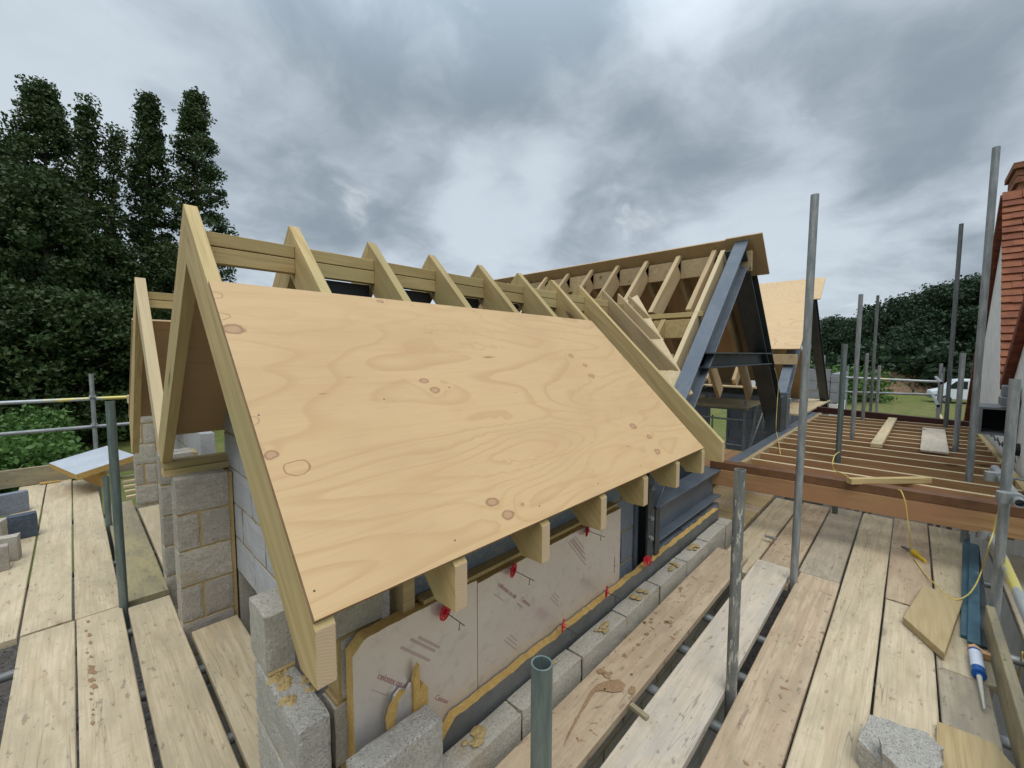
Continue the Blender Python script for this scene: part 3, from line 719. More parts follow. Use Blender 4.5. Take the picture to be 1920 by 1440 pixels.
# ------------------------------------------------------------------ insulation
def ragged_sheet(name, x0, x1, y0, y1, z0, z1, face_mat, parent, n=60, torn=0.0, chamfer=0.0):
    """foam board: foil on the faces, yellow foam on the edges; its top edge may be ragged"""
    sd = random.random()*40; mb = MB()
    prof = []
    for i in range(n+1):
        x = x0+(x1-x0)*i/n
        z = z1+torn*noise.noise((x*9, sd, 0))+torn*.6*noise.noise((x*31, sd, 3))
        if chamfer and x < x0+chamfer: z = z1-(x0+chamfer-x)*.9
        prof.append((x, z))
    for (ya, mi) in ((y0, 0), (y1, 0)):
        vs = []
        for x, z in prof: vs += [(x, ya, z0), (x, ya, z-(torn*.9*abs(noise.noise((x*14, sd+7, 0))) if ya == y0 else 0)-.002)]
        fs = [(2*i, 2*i+2, 2*i+3, 2*i+1) for i in range(n)]
        if ya == y1: fs = [f[::-1] for f in fs]
        mb.add(vs, fs, mi)
    o = 0; m = 2*(n+1)
    fs = [(2*i+1, 2*i+3, m+2*i+3, m+2*i+1) for i in range(n)]+[(0, 1, m+1, m), (2*n, m+2*n, m+2*n+1, 2*n+1)]
    mb.f += fs; mb.m += [1]*len(fs)
    return mb.build(name, [face_mat, M['foam']], parent, Matrix.Identity(4))
def text(body, size, loc, ang, mat, parent, y):
    cu = bpy.data.curves.new('printed_text', 'FONT'); cu.body = body; cu.size = size; cu.extrude = .0002; cu.materials.append(mat)
    o = bpy.data.objects.new('text_source', cu)
    me = bpy.data.meshes.new_from_object(o); bpy.data.objects.remove(o); o = bpy.data.objects.new('printed_text', me); COL.objects.link(o)
    mw = Matrix.Translation((loc[0], y, loc[1])) @ Matrix.Rotation(PI/2, 4, 'X') @ Matrix.Rotation(ang, 4, 'Z')
    o.parent = parent; o.matrix_basis = WM[parent.name].inverted() @ mw
    return o
s1 = thing('insulation_board', 'silver foil insulation board with red print, nearest, behind the loose block', 'insulation board', (.58, 1.275, -.5))
ragged_sheet('panel', .585, 1.128, 1.275, 1.326, -.5, .652, M['foil'], s1, 40, .004, .045)
s2 = thing('insulation_board', 'silver foil insulation board with red print between the joint and the blue blocks', 'insulation board', (1.132, 1.275, -.5))
ragged_sheet('panel', 1.1315, 2.33, 1.275, 1.326, -.5, .638, M['foil'], s2, 60, .002)
MB().box((1.128, 1.284, -.4), (1.1317, 1.32, .63)).build('joint_gap', M['black'], s2, Matrix.Identity(4))
for (par, x, z) in ((s1, .668, .487), (s2, 1.247, .578)):
    text('celotex.co.uk', .030, (x, z), -R(44), M['ink'], par, 1.2742)
    text('we are here because we care', .0075, (x-.022, z-.03), -R(44), M['ink_faint'], par, 1.2742)
text('Celotex', .026, (.905, .262), -R(44), M['ink'], s1, 1.2742)
text('Celotex', .027, (1.40, .443), -R(44), M['ink'], s2, 1.2742)
text('Insulation', .014, (1.375, .435), -R(44), M['ink_faint'], s2, 1.2742)
for (x, z, L) in ((1.77, .60, .26), (1.80, .60, .22), (1.62, .36, .10), (1.29, .30, .12)):
    for q in range(3): MB().box((0, 0, 0), (L*(1-.2*q), .0006, .006), 0).build('printed_band', M['ink_faint'], s2, Matrix.Translation((x+.018*q, 1.2738, z+.004*q)) @ Matrix.Rotation(R(48), 4, 'Y'))
for (x, z, L) in ((.76, .545, .17), (.80, .555, .15), (.835, .545, .13)):
    MB().box((0, 0, 0), (L, .0006, .010), 0).build('printed_band', M['ink_faint'], s1, Matrix.Translation((x, 1.2738, z)) @ Matrix.Rotation(R(44), 4, 'Y'))
text('GA 4000 50mm', .016, (2.27, .24), R(90), M['wire'], s2, 1.2742)
lo = thing('insulation_board', 'low dark faced insulation board with ragged yellow top edge along the cavity', 'insulation board', (.95, 1.222, -.8))
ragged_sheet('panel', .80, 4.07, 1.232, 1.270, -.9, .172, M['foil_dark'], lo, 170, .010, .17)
# torn piece stuck behind the loose block
tp = thing('torn_insulation', 'torn yellow and silver insulation scrap sticking up behind the loose block', 'insulation scrap', (.79, 1.245, .2))
MB().prism([(.795, .2), (.855, .2), (.855, .36), (.835, .39), (.822, .37), (.818, .47), (.808, .455), (.795, .41)], 1.243, 1.262, 'y').build('foam', M['foam'], tp, Matrix.Identity(4))
MB().prism([(.72, .2), (.793, .2), (.793, .405), (.775, .39), (.75, .41), (.725, .395), (.705, .34), (.715, .29)], 1.255, 1.268, 'y').build('foil_flap', M['foil'], tp, Matrix.Identity(4))
MB().prism([(.688, .30), (.715, .28), (.735, .38), (.765, .40), (.74, .412), (.70, .38), (.685, .34)], 1.248, 1.254, 'y').build('foam_tear', M['foam'], tp, Matrix.Identity(4))
# red retaining discs on wall ties
def clip(x, z, y0, y1, label, mode):
    t = thing('insulation_clip', label, 'insulation clip', (x, y0, z), 'red insulation clips on wall ties')
    mb = MB(); n = 20; r = .033; tilt = Matrix.Translation((x, y0, z)) @ Matrix.Rotation(R(mode), 4, 'Z') @ Matrix.Rotation(R(90+mode*.3), 4, 'X')
    for i in range(n):
        a0, a1 = 2*PI*i/n, 2*PI*(i+1)/n
        P = lambda a, rr, zz: tilt @ Vector((math.cos(a)*rr, math.sin(a)*rr, zz))
        mb.add([P(a0, r, 0), P(a1, r, 0), P(a1, r-.006, 0), P(a0, r-.006, 0), P(a0, r, .005), P(a1, r, .005), P(a1, r-.006, .005), P(a0, r-.006, .005)],
               [(0, 1, 2, 3), (7, 6, 5, 4), (0, 4, 5, 1), (3, 2, 6, 7)])
    for i in range(8):
        a = 2*PI*i/8; d = Vector((math.cos(a), math.sin(a), 0)); e = Vector((-d.y, d.x, 0))*.0035
        vs = [tilt @ (d*.006+e), tilt @ (d*.006-e), tilt @ (d*.030-e*1.3), tilt @ (d*.030+e*1.3)]
        up = tilt.to_3x3() @ Vector((0, 0, .004)); vs += [v+up for v in vs]
        mb.add(vs, [(3, 2, 1, 0), (4, 5, 6, 7), (0, 1, 5, 4), (1, 2, 6, 5), (2, 3, 7, 6), (3, 0, 4, 7)])
    mb.tube(tilt @ Vector((0, 0, -.004)), tilt @ Vector((0, 0, .014)), .010, 10)
    mb.build('disc', M['red'], t, Matrix.Identity(4))
    MB().path([(x, y0+.02, z), (x+.002, y1, z-.004)], .0016, 6).path([(x+.001, y1+.025, z-.003), (x-.004, y1+.026, z-.03), (x+.004, y1+.03, z-.032)], .0016, 6).build('wire_tie', M['wire'], t, Matrix.Identity(4))
clip(.945, .607, 1.255, 1.14, 'red insulation clip under the second rafter end, nearest', 14)
clip(1.327, .627, 1.255, 1.13, 'red insulation clip at the top of the foil board under the third rafter', 20)
clip(1.92, .626, 1.255, 1.14, 'red insulation clip at the top of the foil board under the fourth rafter', 40)
clip(1.637, .236, 1.205, 1.12, 'lower red insulation clip above the second mortar joint of the low wall', 35)
clip(2.054, .236, 1.205, 1.12, 'lower red insulation clip in the middle of the cavity edge', 35)
clip(2.571, .232, 1.205, 1.16, 'lower red insulation clip beside the bolted steel post', -30)

# ------------------------------------------------------------------ near roof
X0, XS, TH = .349, .402, .047
SL = R(44.74); TS = math.tan(SL)
Y0, Z0 = .945, .997                      # lower edge of the plywood (top face)
zt = lambda y: Z0-.0255+(y-Y0)*TS        # top of the front rafters
YR = 2.195; ZR = zt(YR); BS = .975       # ridge line; slope of the back rafters
VD = .243                                # vertical depth of a rafter
roof = thing('timber_roof_structure', 'near timber roof with big new plywood sheet on its front slope and bare rafter tops', 'roof frame', (X0, Y0, .8))
def raf_poly_front(ylo, full=True):
    """(y, z) outline of a front rafter from the ridge to ylo"""
    if full:
        yb = Y0+.10
        return [(YR, ZR), (Y0, zt(Y0)), (Y0, .83), (yb, .828), (YR-.001, ZR-VD)]
    yb = ylo+VD/(TS+1.0)*1.0
    return [(YR, ZR), (ylo, zt(ylo)), (ylo+VD*.9, zt(ylo)-.004), (YR-.001, ZR-VD)]
def yz_timber(name, poly, x, th, mat, parent, sl):
    """a timber with outline poly in world (y, z); grain follows slope angle sl"""
    o = Vector((x+th/2, poly[0][0], poly[0][1])); xd = Vector((0, -math.cos(sl), -math.sin(sl))); zd = Vector((0, -math.sin(sl), math.cos(sl)))
    if math.cos(sl) < 0: zd = Vector((0, math.sin(sl)*1.0, -math.cos(sl)))
    m = frame(o, xd, zd); inv = m.inverted()
    pl = [inv @ Vector((x+th/2, a, b)) for a, b in poly]
    ob = MB().prism([(p.x, p.z) for p in pl], -th/2, th/2, 'y').build(name, mat, parent, m)
    ob.data.materials.append(M['end_grain']); m3 = m.to_3x3()
    ob.data.polygons.foreach_set('material_index', [1 if (m3 @ p.normal).y < -.95 else 0 for p in ob.data.polygons])
    md = ob.modifiers.new('bevel', 'BEVEL'); md.width = .0014; md.segments = 1; md.limit_method = 'ANGLE'
    return ob
XI = [X0+XS*i for i in range(8)]+[3.565, 3.85, 4.07]
for i, x in enumerate(XI):
    if i < 8: poly = raf_poly_front(Y0)
    else:
        zv = 2.74-(4.84-x); yv = Y0+(zv-(Z0-.0255))/TS; poly = raf_poly_front(yv-(.11 if i == 8 else .02), False)
    yz_timber('rafter', poly, x, TH if i < 8 else .04, M['rafter'] if i < 8 else M['rafter_tan'], roof, SL)
    # back rafter
    yb2 = 3.36; zb = ZR-(yb2-YR)*BS
    poly = [(YR+.002, ZR), (YR+.002, ZR-VD), (YR+(ZR-VD-.93)/BS, .93), (yb2, .93), (yb2, zb)]
    if i < 9:
        m_ = yz_timber('rafter', poly, x, TH, M['rafter'], roof, PI-math.atan(BS))
    if i < len(XI)-1:
        a, b = x+TH+.001, XI[i+1]-.001
        for (zl, zh) in ((ZR-.236, ZR-.170), (ZR-.166, ZR-.110)):
            MB().box((0, -.0235, zl), (b-a, .0235, zh), bev=.002).build('ridge_beam', M['rafter'], roof, Matrix.Translation((a, YR-.045, 0)))
# plywood on the front slope
pm = frame((X0, Y0, Z0), (1, 0, 0), (0, -math.sin(SL), math.cos(SL)))
mb = MB().box((0, 0, -.018), (2.44, 1.22, 0))
o = mesh_obj('plywood_sheet', mb.v, mb.f, None, roof, pm, False, [M['ply'], M['ply_edge']], [1, 0, 1, 1, 1, 1])
for (a, b) in ((.018, .064), (.43, .05), (.83, .05), (1.23, .045), (.02, .6), (1.63, .045), (2.02, .045), (.43, .62), (2.42, .05), (.82, 1.19), (1.22, 1.19), (1.62, 1.19)):
    MB().tube((a, b, -.003), (a, b, .0004), .0028, 8).build('screw', M['wire'], o, pm)
# back slope: plywood and the black membrane below the ridge
bdir = Vector((0, 1, -BS)).normalized(); bn = Vector((0, BS, 1)).normalized()
def back_sheet(name, d0, d1, x0, x1, mat, th=.018, off=.002):
    org = Vector((x0, YR, ZR))+bdir*d0+bn*off
    m = frame(org, (1, 0, 0), bn)
    return MB().box((0, 0, 0), (x1-x0, d1-d0, th)).build(name, mat, roof, m)
back_sheet('plywood_sheet', .44, 1.62, X0+.01, 4.0, M['ply_under'])
for i in range(1, 9): MB().box((XI[i]+TH+.002, YR-.012, ZR-.56), (XI[i+1]-.002, YR-.004, ZR-.238)).build('membrane', M['membrane'], roof, Matrix.Identity(4))
# wall plates under the valley
for k in range(2): MB().box((0, -.05, -.043), (1.75, .05, 0), bev=.002).build('wall_plate', M['rafter'], roof, Matrix.Translation((X0+.002, 3.30, .932-.046*k)))

# ------------------------------------------------------------------ second gable roof at the left
roof2 = thing('timber_roof_structure', 'second small gable roof at the left, two thin rafters against the trees', 'roof frame', (X0, 4.12, .8))
AY, AZ = 4.13, 2.15
f2 = (AZ-.98)/(AY-3.32); b2 = (AZ-1.0)/(5.28-AY)
yz_timber('rafter', [(AY, AZ), (3.37, AZ-(AY-3.37)*f2), (3.37, .97), (AY-(AZ-.2-.97)/f2, .97), (AY, AZ-.2)], X0, .06, M['pale_wood'], roof2, math.atan(f2))
for i in range(4):
    yz_timber('rafter', [(AY+.002, AZ), (AY+.002, AZ-.17), (5.32-.12, .66), (5.32, .66), (5.32, AZ-(5.32-AY)*b2)], X0+.45*i, .047, M['rafter'], roof2, PI-math.atan(b2))
for (zl, zh) in ((AZ-.155, AZ-.10), (AZ-.215, AZ-.16)):
    MB().box((0, -.022, zl), (1.4, .022, zh), bev=.002).build('ridge_beam', M['rafter'], roof2, Matrix.Translation((X0+.065, AY, 0)))
d2 = Vector((0, 1, -b2)).normalized(); n2 = Vector((0, b2, 1)).normalized()
MB().box((0, 0, 0), (1.6, 1.22, .018)).build('plywood_sheet', M['ply_under'], roof2, frame(Vector((X0-.005, AY, AZ))+d2*.42+n2*.003, (1, 0, 0), n2))
for k in range(2): MB().box((0, -.05, -.043), (.9, .05, 0), bev=.002).build('wall_plate', M['pale_wood'], roof2, Matrix.Translation((.40, 6.16, 1.14-.046*k)))

# ------------------------------------------------------------------ cross roof behind, with steel A-frame
XA, ZA = 4.86, 2.745                     # ridge of the cross roof
cross = thing('timber_roof_structure', 'higher timber roof behind with open rafters running up to the steel A-frame', 'roof frame', (XA, 1.3, 1.0))
S45 = PI/4
def xz_timber(name, p0, p1, w_, d_, mat, y, parent, cutlow=None):
    """rafter in the plane y = const from p0 (top) to p1, both on its top face"""
    p0, p1 = Vector((p0[0], y, p0[1])), Vector((p1[0], y, p1[1])); L = (p1-p0).length
    up = Vector((0, 0, 1)); m = frame(p0, p1-p0, up)
    ob = MB().prism([(0, 0), (L, 0), (L-(d_ if cutlow else 0), -d_), (-d_ if not cutlow else -d_, -d_)], -w_/2, w_/2, 'y').build(name, mat, parent, m)
    return ob
left_z = lambda x: ZA-(XA-x)
for k in range(10):
    y = 1.60+.386*k
    zv = zt(y) if y < YR else ZR-(y-YR)*BS
    xv = max(XA-(ZA-zv)+.03, 3.3)
    if k == 0: xv = 4.15
    p1 = (xv, left_z(xv))
    L = math.hypot(XA-xv, ZA-p1[1])
    m = frame(Vector((XA-.03, y, ZA-.03)), Vector((-1, 0, -1)), Vector((-1, 0, 1)))
    d_ = .185
    MB().prism([(0, 0), (L-.04, 0), (L-.04-d_*.8, -d_) if k else (L-.04, -d_), (d_*.0, -d_)], -.0235, .0235, 'y').build('rafter', M['rafter_tan'], cross, m)
    # right slope rafters, their lower ends stay uncovered
    m = frame(Vector((XA+.03, y, ZA-.03)), Vector((1, 0, -1)), Vector((1, 0, 1)))
    MB().box((0, -.0235, -d_), (2.28, .0235, 0), bev=.002).build('rafter', M['rafter_tan'], cross, m)
    MB().box((0, 0, -.30), (.024*2, .386-.05, -.10), bev=.002).build('ridge_beam', M['rafter_tan'], cross, Matrix.Translation((XA-.024, y-.386+.025, ZA+.01)))
# rafter beside the A-frame, trimmers of the roof light
m = frame(Vector((XA-.06, 1.505, ZA-.05)), Vector((-1, 0, -1)), Vector((-1, 0, 1)))
MB().box((0, -.022, -.12), (2.44, .022, 0), bev=.002).build('rafter', M['pale_wood'], cross, m)
MB().box((4.10, 1.44, 1.955), (4.16, 2.0, 2.0), bev=.002).build('trimmer', M['rafter'], cross, Matrix.Identity(4))
MB().box((4.05, 1.53, 1.755), (4.09, 1.90, 1.93), bev=.002).build('trimmer', M['rafter'], cross, Matrix.Identity(4))
m = frame(Vector((4.07, 1.80, 1.955)), Vector((-1, 0, -1)), Vector((-1, 0, 1)))
MB().box((.02, -.022, -.12), (.33, .022, 0), bev=.002).build('rafter', M['rafter'], cross, m)
# boarding of the right slope, and the barge sheet hanging out over the A-frame
rn = Vector((1, 0, 1)).normalized(); rd = Vector((1, 0, -1)).normalized()
MB().box((0, 0, 0), (1.66, 3.9, .018)).build('plywood_sheet', M['ply_under'], cross, frame(Vector((XA-.055, 1.49, ZA+.045)), rd, rn))
MB().box((0, 0, 0), (.50, .34, .018)).build('barge_sheet', M['ply_under'], cross, frame(Vector((XA-.06, 1.145, ZA+.055)), rd, rn))
# lay board in the valley
a_, b_ = Vector((4.36, 2.24, left_z(4.36)+.006)), Vector((3.40, 1.25, left_z(3.40)+.006))
ln = Vector((-1, 0, 1)).normalized(); vd = (b_-a_).normalized(); sd_ = ln.cross(vd)
if sd_.x > 0: sd_ = -sd_
MB().add([a_, b_, b_+sd_*.20, a_+sd_*.20, a_-ln*.02, b_-ln*.02, b_+sd_*.20-ln*.02, a_+sd_*.20-ln*.02],
         [(0, 1, 2, 3), (7, 6, 5, 4), (0, 4, 5, 1), (1, 5, 6, 2), (2, 6, 7, 3), (3, 7, 4, 0)]).build('valley_board', M['pale_wood'], cross, Matrix.Identity(4))

def i_beam(name, p0, p1, up, depth, width, mat, parent=None, tf=.014, tw=.010):
    """I section; the outer face of the upper flange runs from p0 to p1"""
    p0, p1 = Vector(p0), Vector(p1); L = (p1-p0).length
    mb = MB().box((0, -width/2, -tf), (L, width/2, 0)).box((0, -width/2, -depth), (L, width/2, -depth+tf)).box((0, -tw/2, -depth+tf), (L, tw/2, -tf))
    o = mb.build(name, mat, parent, frame(p0, p1-p0, up))
    md = o.modifiers.new('bevel', 'BEVEL'); md.width = .003; md.segments = 2; md.limit_method = 'ANGLE'
    return o
YF = 1.335                                # mid plane of the steel frames (flanges 0.2 wide)
af = thing('steel_a_frame', 'near blue grey steel A-frame in front of the open rafter roof', 'steel frame', (4.87, YF, .5))
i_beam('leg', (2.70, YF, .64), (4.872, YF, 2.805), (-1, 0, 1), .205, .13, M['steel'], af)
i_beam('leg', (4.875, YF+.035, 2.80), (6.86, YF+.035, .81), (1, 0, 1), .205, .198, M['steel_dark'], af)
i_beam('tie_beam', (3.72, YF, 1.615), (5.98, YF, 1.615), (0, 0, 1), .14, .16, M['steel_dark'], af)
MB().box((6.56, YF-.09, .565), (6.85, YF+.09, 1.02)).box((6.54, YF-.11, .552), (6.90, YF+.11, .566)).build('foot', M['steel_dark'], af, Matrix.Identity(4))
for (x, z) in ((4.70, 2.42), (4.80, 2.47), (3.63, 1.33), (3.68, 1.37)):
    MB().tube((x, YF-.102, z), (x, YF-.092, z), .014, 6).build('bolt', M['wire'], af, Matrix.Identity(4))
# second frame and the plywood roof behind the tall tube
af2 = thing('steel_a_frame', 'farther steel A-frame behind the tall centre tube, under the striped plywood roof', 'steel frame', (8.88, YF, .5))
i_beam('leg', (6.98, YF, 1.06), (8.80, YF, 2.88), (-1, 0, 1), .205, .13, M['steel'], af2)
i_beam('leg', (8.805, YF, 2.88), (11.46, YF, .55), (1, 0, 1), .205, .128, M['steel_dark'], af2)
MB().box((6.87, YF-.095, .566), (7.10, YF+.095, 1.06)).box((6.905, YF-.11, .552), (7.2, YF+.11, .564)).build('foot', M['steel'], af2, Matrix.Identity(4))
MB().tube((7.05, YF-.098, .96), (7.05, YF-.112, .96), .014, 6).build('bolt', M['bolt'], af2, Matrix.Identity(4))
far = thing('plywood_roof_structure', 'farther roof slope covered with a striped plywood sheet beyond the near A-frame', 'roof frame', (8.6, 1.4, 1.6))
ln2 = Vector((-1, 0, 1.0)).normalized()
q0 = Vector((7.40, 1.20, 1.67))
m = frame(q0, (0, 1, 0), ln2)            # grain along y
upv = ln2.cross(Vector((0, 1, 0)))
if upv.z < 0: upv = -upv
m2 = Matrix.Identity(4)
yv_, xv_ = Vector((1, 0, 1)).normalized(), Vector((0, 1, 0))
for i in range(3): m2[i][0], m2[i][1], m2[i][2], m2[i][3] = xv_[i], yv_[i], ln2[i], q0[i]
mb = MB().prism([(0.0, 0), (3.2, 0), (3.2, 1.66), (-.105, 1.66), (-.105, 1.12), (0.0, 1.12)], 0, .018, 'z')
mb.build('plywood_sheet', M['ply2'], far, m2)
m = frame(Vector((8.60, 1.56, 2.83)), Vector((1, 0, -1)), Vector((1, 0, 1)))
MB().box((0, 0, 0), (3.1, 3.0, .018)).build('plywood_sheet', M['ply_under'], far, m)
for k in range(8):
    y = 1.58+.40*k
    m = frame(Vector((8.60, y, 2.80)), Vector((-1, 0, -1)), Vector((-1, 0, 1)))
    MB().box((0, -.0235, -.185), (2.25, .0235, 0), bev=.002).build('rafter', M['rafter_tan'], far, m)
MB().box((7.30, 1.22, 1.45), (7.36, 4.2, 1.60), bev=.002).build('plate', M['rafter_tan'], far, Matrix.Identity(4))
# dark valley beam along the far side of the cross roof
o = i_beam('steel_beam', (7.05, 1.42, 1.085), (7.05, 6.5, 1.085), (0, 0, 1), .10, .10, M['steel_dark'])
tag(o, 'dark steel valley beam under the bare rafter feet beyond the near A-frame', 'steel beam', 'steel beams')
MB_ = timber('timber_plate', (7.02, 1.5, 1.115), (7.02, 6.0, 1.115), .16, .025, M['pale_wood']); tag(MB_, 'pale timber plate on the dark valley beam beside the white bucket', 'timber plate')
# white bucket standing on the plate
b0 = Vector((7.03, 1.73, 1.117))
bk = thing('bucket', 'small white plastic tub on the dark valley beam', 'bucket', b0)
MB().tube(b0, b0+Vector((0, 0, .085)), .052, 20, hollow=.003, r2=.06).build('body', M['white_plastic'], bk, Matrix.Identity(4))

# ------------------------------------------------------------------ steel at the wall head
o = i_beam('steel_beam', (2.86, 1.36, .49), (4.30, 1.36, .49), (0, 0, 1), .27, .16, M['steel'])
tag(o, 'blue grey steel beam on the block wall between bolted post and red beam', 'steel beam', 'steel beams')
MB().box((4.15, 1.285, .238), (4.36, 1.33, .246)).build('end_plate', M['steel'], o, Matrix.Translation((0, 0, 0))) if False else None
post = thing('steel_post', 'dark steel post with four bolts at the end of the foil insulation', 'steel post', (2.75, 1.30, -.5))
MB().box((2.672, 1.255, -.4), (2.755, 1.269, .86)).box((2.765, 1.268, -.4), (2.777, 1.42, .84)).box((2.79, 1.252, -.4), (2.86, 1.264, .50)).box((2.655, 1.42, -.4), (2.86, 1.434, .8)).build('column', M['steel_dark'], post, Matrix.Identity(4))
MB().box((2.615, 1.32, -.3), (2.66, 1.335, .74)).build('packer', M['steel'], post, Matrix.Identity(4))
for z in (.80, .68, .47, .33):
    MB().tube((2.705, 1.240, z), (2.705, 1.256, z), .017, 6).tube((2.705, 1.230, z), (2.705, 1.242, z), .010, 10).build('bolt', M['bolt'], post, Matrix.Identity(4))
MB().prism([(1.40, .45), (1.55, .45), (1.55, .62), (1.44, .80), (1.40, .80)], 2.80, 2.81, 'x').build('gusset', M['steel'], post, Matrix.Identity(4))
o = i_beam('steel_beam', (4.34, 1.222, .552), (9.25, 1.222, .552), (0, 0, 1), .20, .11, M['steel'])
tag(o, 'long blue grey steel beam along the inner edge of the joists', 'steel beam', 'steel beams')
# interior floor seen below the rafters
fl = MB()
for k in range(9): fl.box((2.9, 1.62+.15*k, .10), (7.0, 1.765+.15*k, .12), bev=.002)
tag(fl.build('timber_floor', M['beam_brown'], None, Matrix.Identity(4)), 'brown boarded floor inside the building below the rafter ends', 'floor')
tag(timber('timber_plate', (2.95, 1.60, .43), (4.1, 1.60, .50), .09, .035, M['pale_wood']), 'pale timber plate lying behind the low steel beam under the last rafters', 'timber plate')

# ------------------------------------------------------------------ joist deck
deck = thing('joist_deck', 'open flat roof of brown joists with pale top edges between the two red steel beams', 'joist deck', (6.5, .2, .35))
for k, x in enumerate((4.69, 5.035, 5.42, 5.79, 6.155, 6.50, 6.86, 7.18, 7.50, 7.84, 8.21, 8.60, 8.95)):
    m = frame(Vector((x, 1.15, .55)), (0, -1, 0), (0, 0, 1))
    mb = MB().box((0, -.0225, -.20), (1.82, .0225, 0))
    o = mesh_obj('joist', mb.v, mb.f, None, deck, m, False, [M['beam_brown'], M['pale_wood']], [0, 1, 0, 0, 0, 0])
MB().box((4.45, 1.118, .40), (9.2, 1.163, .556), bev=.002).build('edge_plate', M['rafter_tan'], deck, Matrix.Identity(4))
MB().box((4.45, -.72, .36), (9.2, -.675, .556), bev=.002).build('wall_plate', M['rafter'], deck, Matrix.Identity(4))
def slanted(name, pA, pB, w_, z0, z1, mat):
    d = Vector((pB[0]-pA[0], pB[1]-pA[1], 0)); L = d.length
    return MB().box((0, -w_/2, z0), (L, w_/2, z1), bev=.003).build(name, mat, None, frame(Vector((pA[0], pA[1], 0)), d, (0, 0, 1)))
tag(slanted('steel_beam', (4.31, 1.385), (4.47, -.72), .10, .492, .562, M['rust']), 'near red oxide steel beam across the front of the joists', 'steel beam', 'steel beams')
tag(slanted('timber_beam', (4.285, 1.37), (4.455, -.72), .06, .335, .490, M['beam_brown']), 'brown timber beam bolted under the near red steel beam', 'timber beam')
tag(slanted('steel_beam', (9.75, 1.34), (9.10, -.78), .10, .50, .61, M['rust_dark']), 'far maroon steel beam closing the joists towards the field', 'steel beam', 'steel beams')
# loose pieces on the joists
a, b = pz(1674, 783, .60), pz(1643, 832, .60)
tag(timber('timber_offcut', (a.x, a.y, .60), (b.x, b.y, .60), .10, .045, M['pale_wood']), 'pale length of timber lying along the middle of the joists', 'timber offcut', 'loose timber on the joists')
a, b = pz(1751, 805, .57), pz(1752, 846, .57)
tag(timber('timber_offcut', (a.x+.1, a.y, .572), (b.x, b.y, .572), .22, .022, M['board_pale']), 'short wide board lying on the joists near the dark tall tube', 'timber offcut', 'loose timber on the joists')
a, b = pz(1592, 900, .585), pz(1742, 898, .585)
tag(timber('timber_offcut', (a.x, a.y, .60), (b.x, b.y, .60), .05, .045, M['rafter']), 'thin timber lying across the first joist above the near red beam', 'timber offcut', 'loose timber on the joists')

# ------------------------------------------------------------------ yellow cords
def cord(pts, label, r=.004, name='cord', mat='cord'):
    tag(MB().path(spline(pts), r, 7).build(name, M[mat], None, Matrix.Identity(4), True), label, 'cord', 'yellow cords')
cord([py_(1452, 690, 1.262), py_(1459, 720, 1.25), py_(1457, 760, 1.24), py_(1455, 800, 1.23), pz(1456, 812, .57), pz(1460, 830, .558), pz(1463, 852, .558)], 'yellow cord hanging down the dark leg of the near A-frame onto the joists')
cord([pz(1577, 846, .60), pz(1566, 853, .70), pz(1561, 868, .66), pz(1564, 881, .60), pz(1580, 888, .60), pz(1590, 894, .60), pz(1594, 898, .61)], 'short yellow cord looped round the thick tube among the joists')
cord([pz(1684, 918, .57), pz(1689, 920, .575), px_(1693, 928, 4.22), px_(1698, 945, 4.21), px_(1702, 975, 4.22), px_(1706, 1005, 4.25), pz(1709, 1040, .01), pz(1717, 1052, .008), pz(1735, 1077, .008), pz(1758, 1100, .04), pz(1780, 1120, .045), pz(1795, 1124, .05),
      pz(1815, 1115, .06), pz(1830, 1095, .08), pz(1841, 1068, .10), py_(1852, 1030, -.40), py_(1862, 1000, -.43), py_(1870, 965, -.44), py_(1885, 940, -.47)], 'long yellow cord from the near red beam over the deck to the rail coupler')
cord([py_(1917, 1222, -.52), py_(1911, 1265, -.52), py_(1907, 1300, -.52), py_(1906, 1335, -.52)], 'yellow cord hanging from the guard rail at the right frame edge')

# ------------------------------------------------------------------ things on the right deck
# timber offcut
pts = [pz(*p, .045) for p in ((1731, 1097), (1806, 1123), (1771, 1225), (1693, 1156))]
mb = MB().prism([(p.x-pts[3].x, p.y-pts[3].y) for p in pts], .002, .045, 'z')
ob = mb.build('timber_offcut', M['offcut'], None, Matrix.Translation((pts[3].x, pts[3].y, 0)) )
tag(ob, 'square olive timber offcut lying under the yellow cord', 'timber offcut')
md = ob.modifiers.new('bevel', 'BEVEL'); md.width = .003
# blue strips
for (u0, v0, u1, v1, w_, lab, zz) in ((1812, 1003, 1811, 1195, .042, 'blue green strip on the deck, left of the pair', .012), (1826, 1022, 1826, 1208, .05, 'deep blue strip on the deck beside the toe board', .03)):
    a, b = pz(u0, v0, zz), pz(u1, v1, zz)
    tag(timber('painted_strip', (a.x, a.y, zz+.012), (b.x, b.y, zz+.012), w_, .024, M['blue_strip']), lab, 'strip', 'painted strips')
tag(timber('painted_strip', (5.1, -.455, .02), (3.35, -.37, .02), .05, .018, M['steel_dark']), 'black strip under the deep blue one', 'strip', 'painted strips')
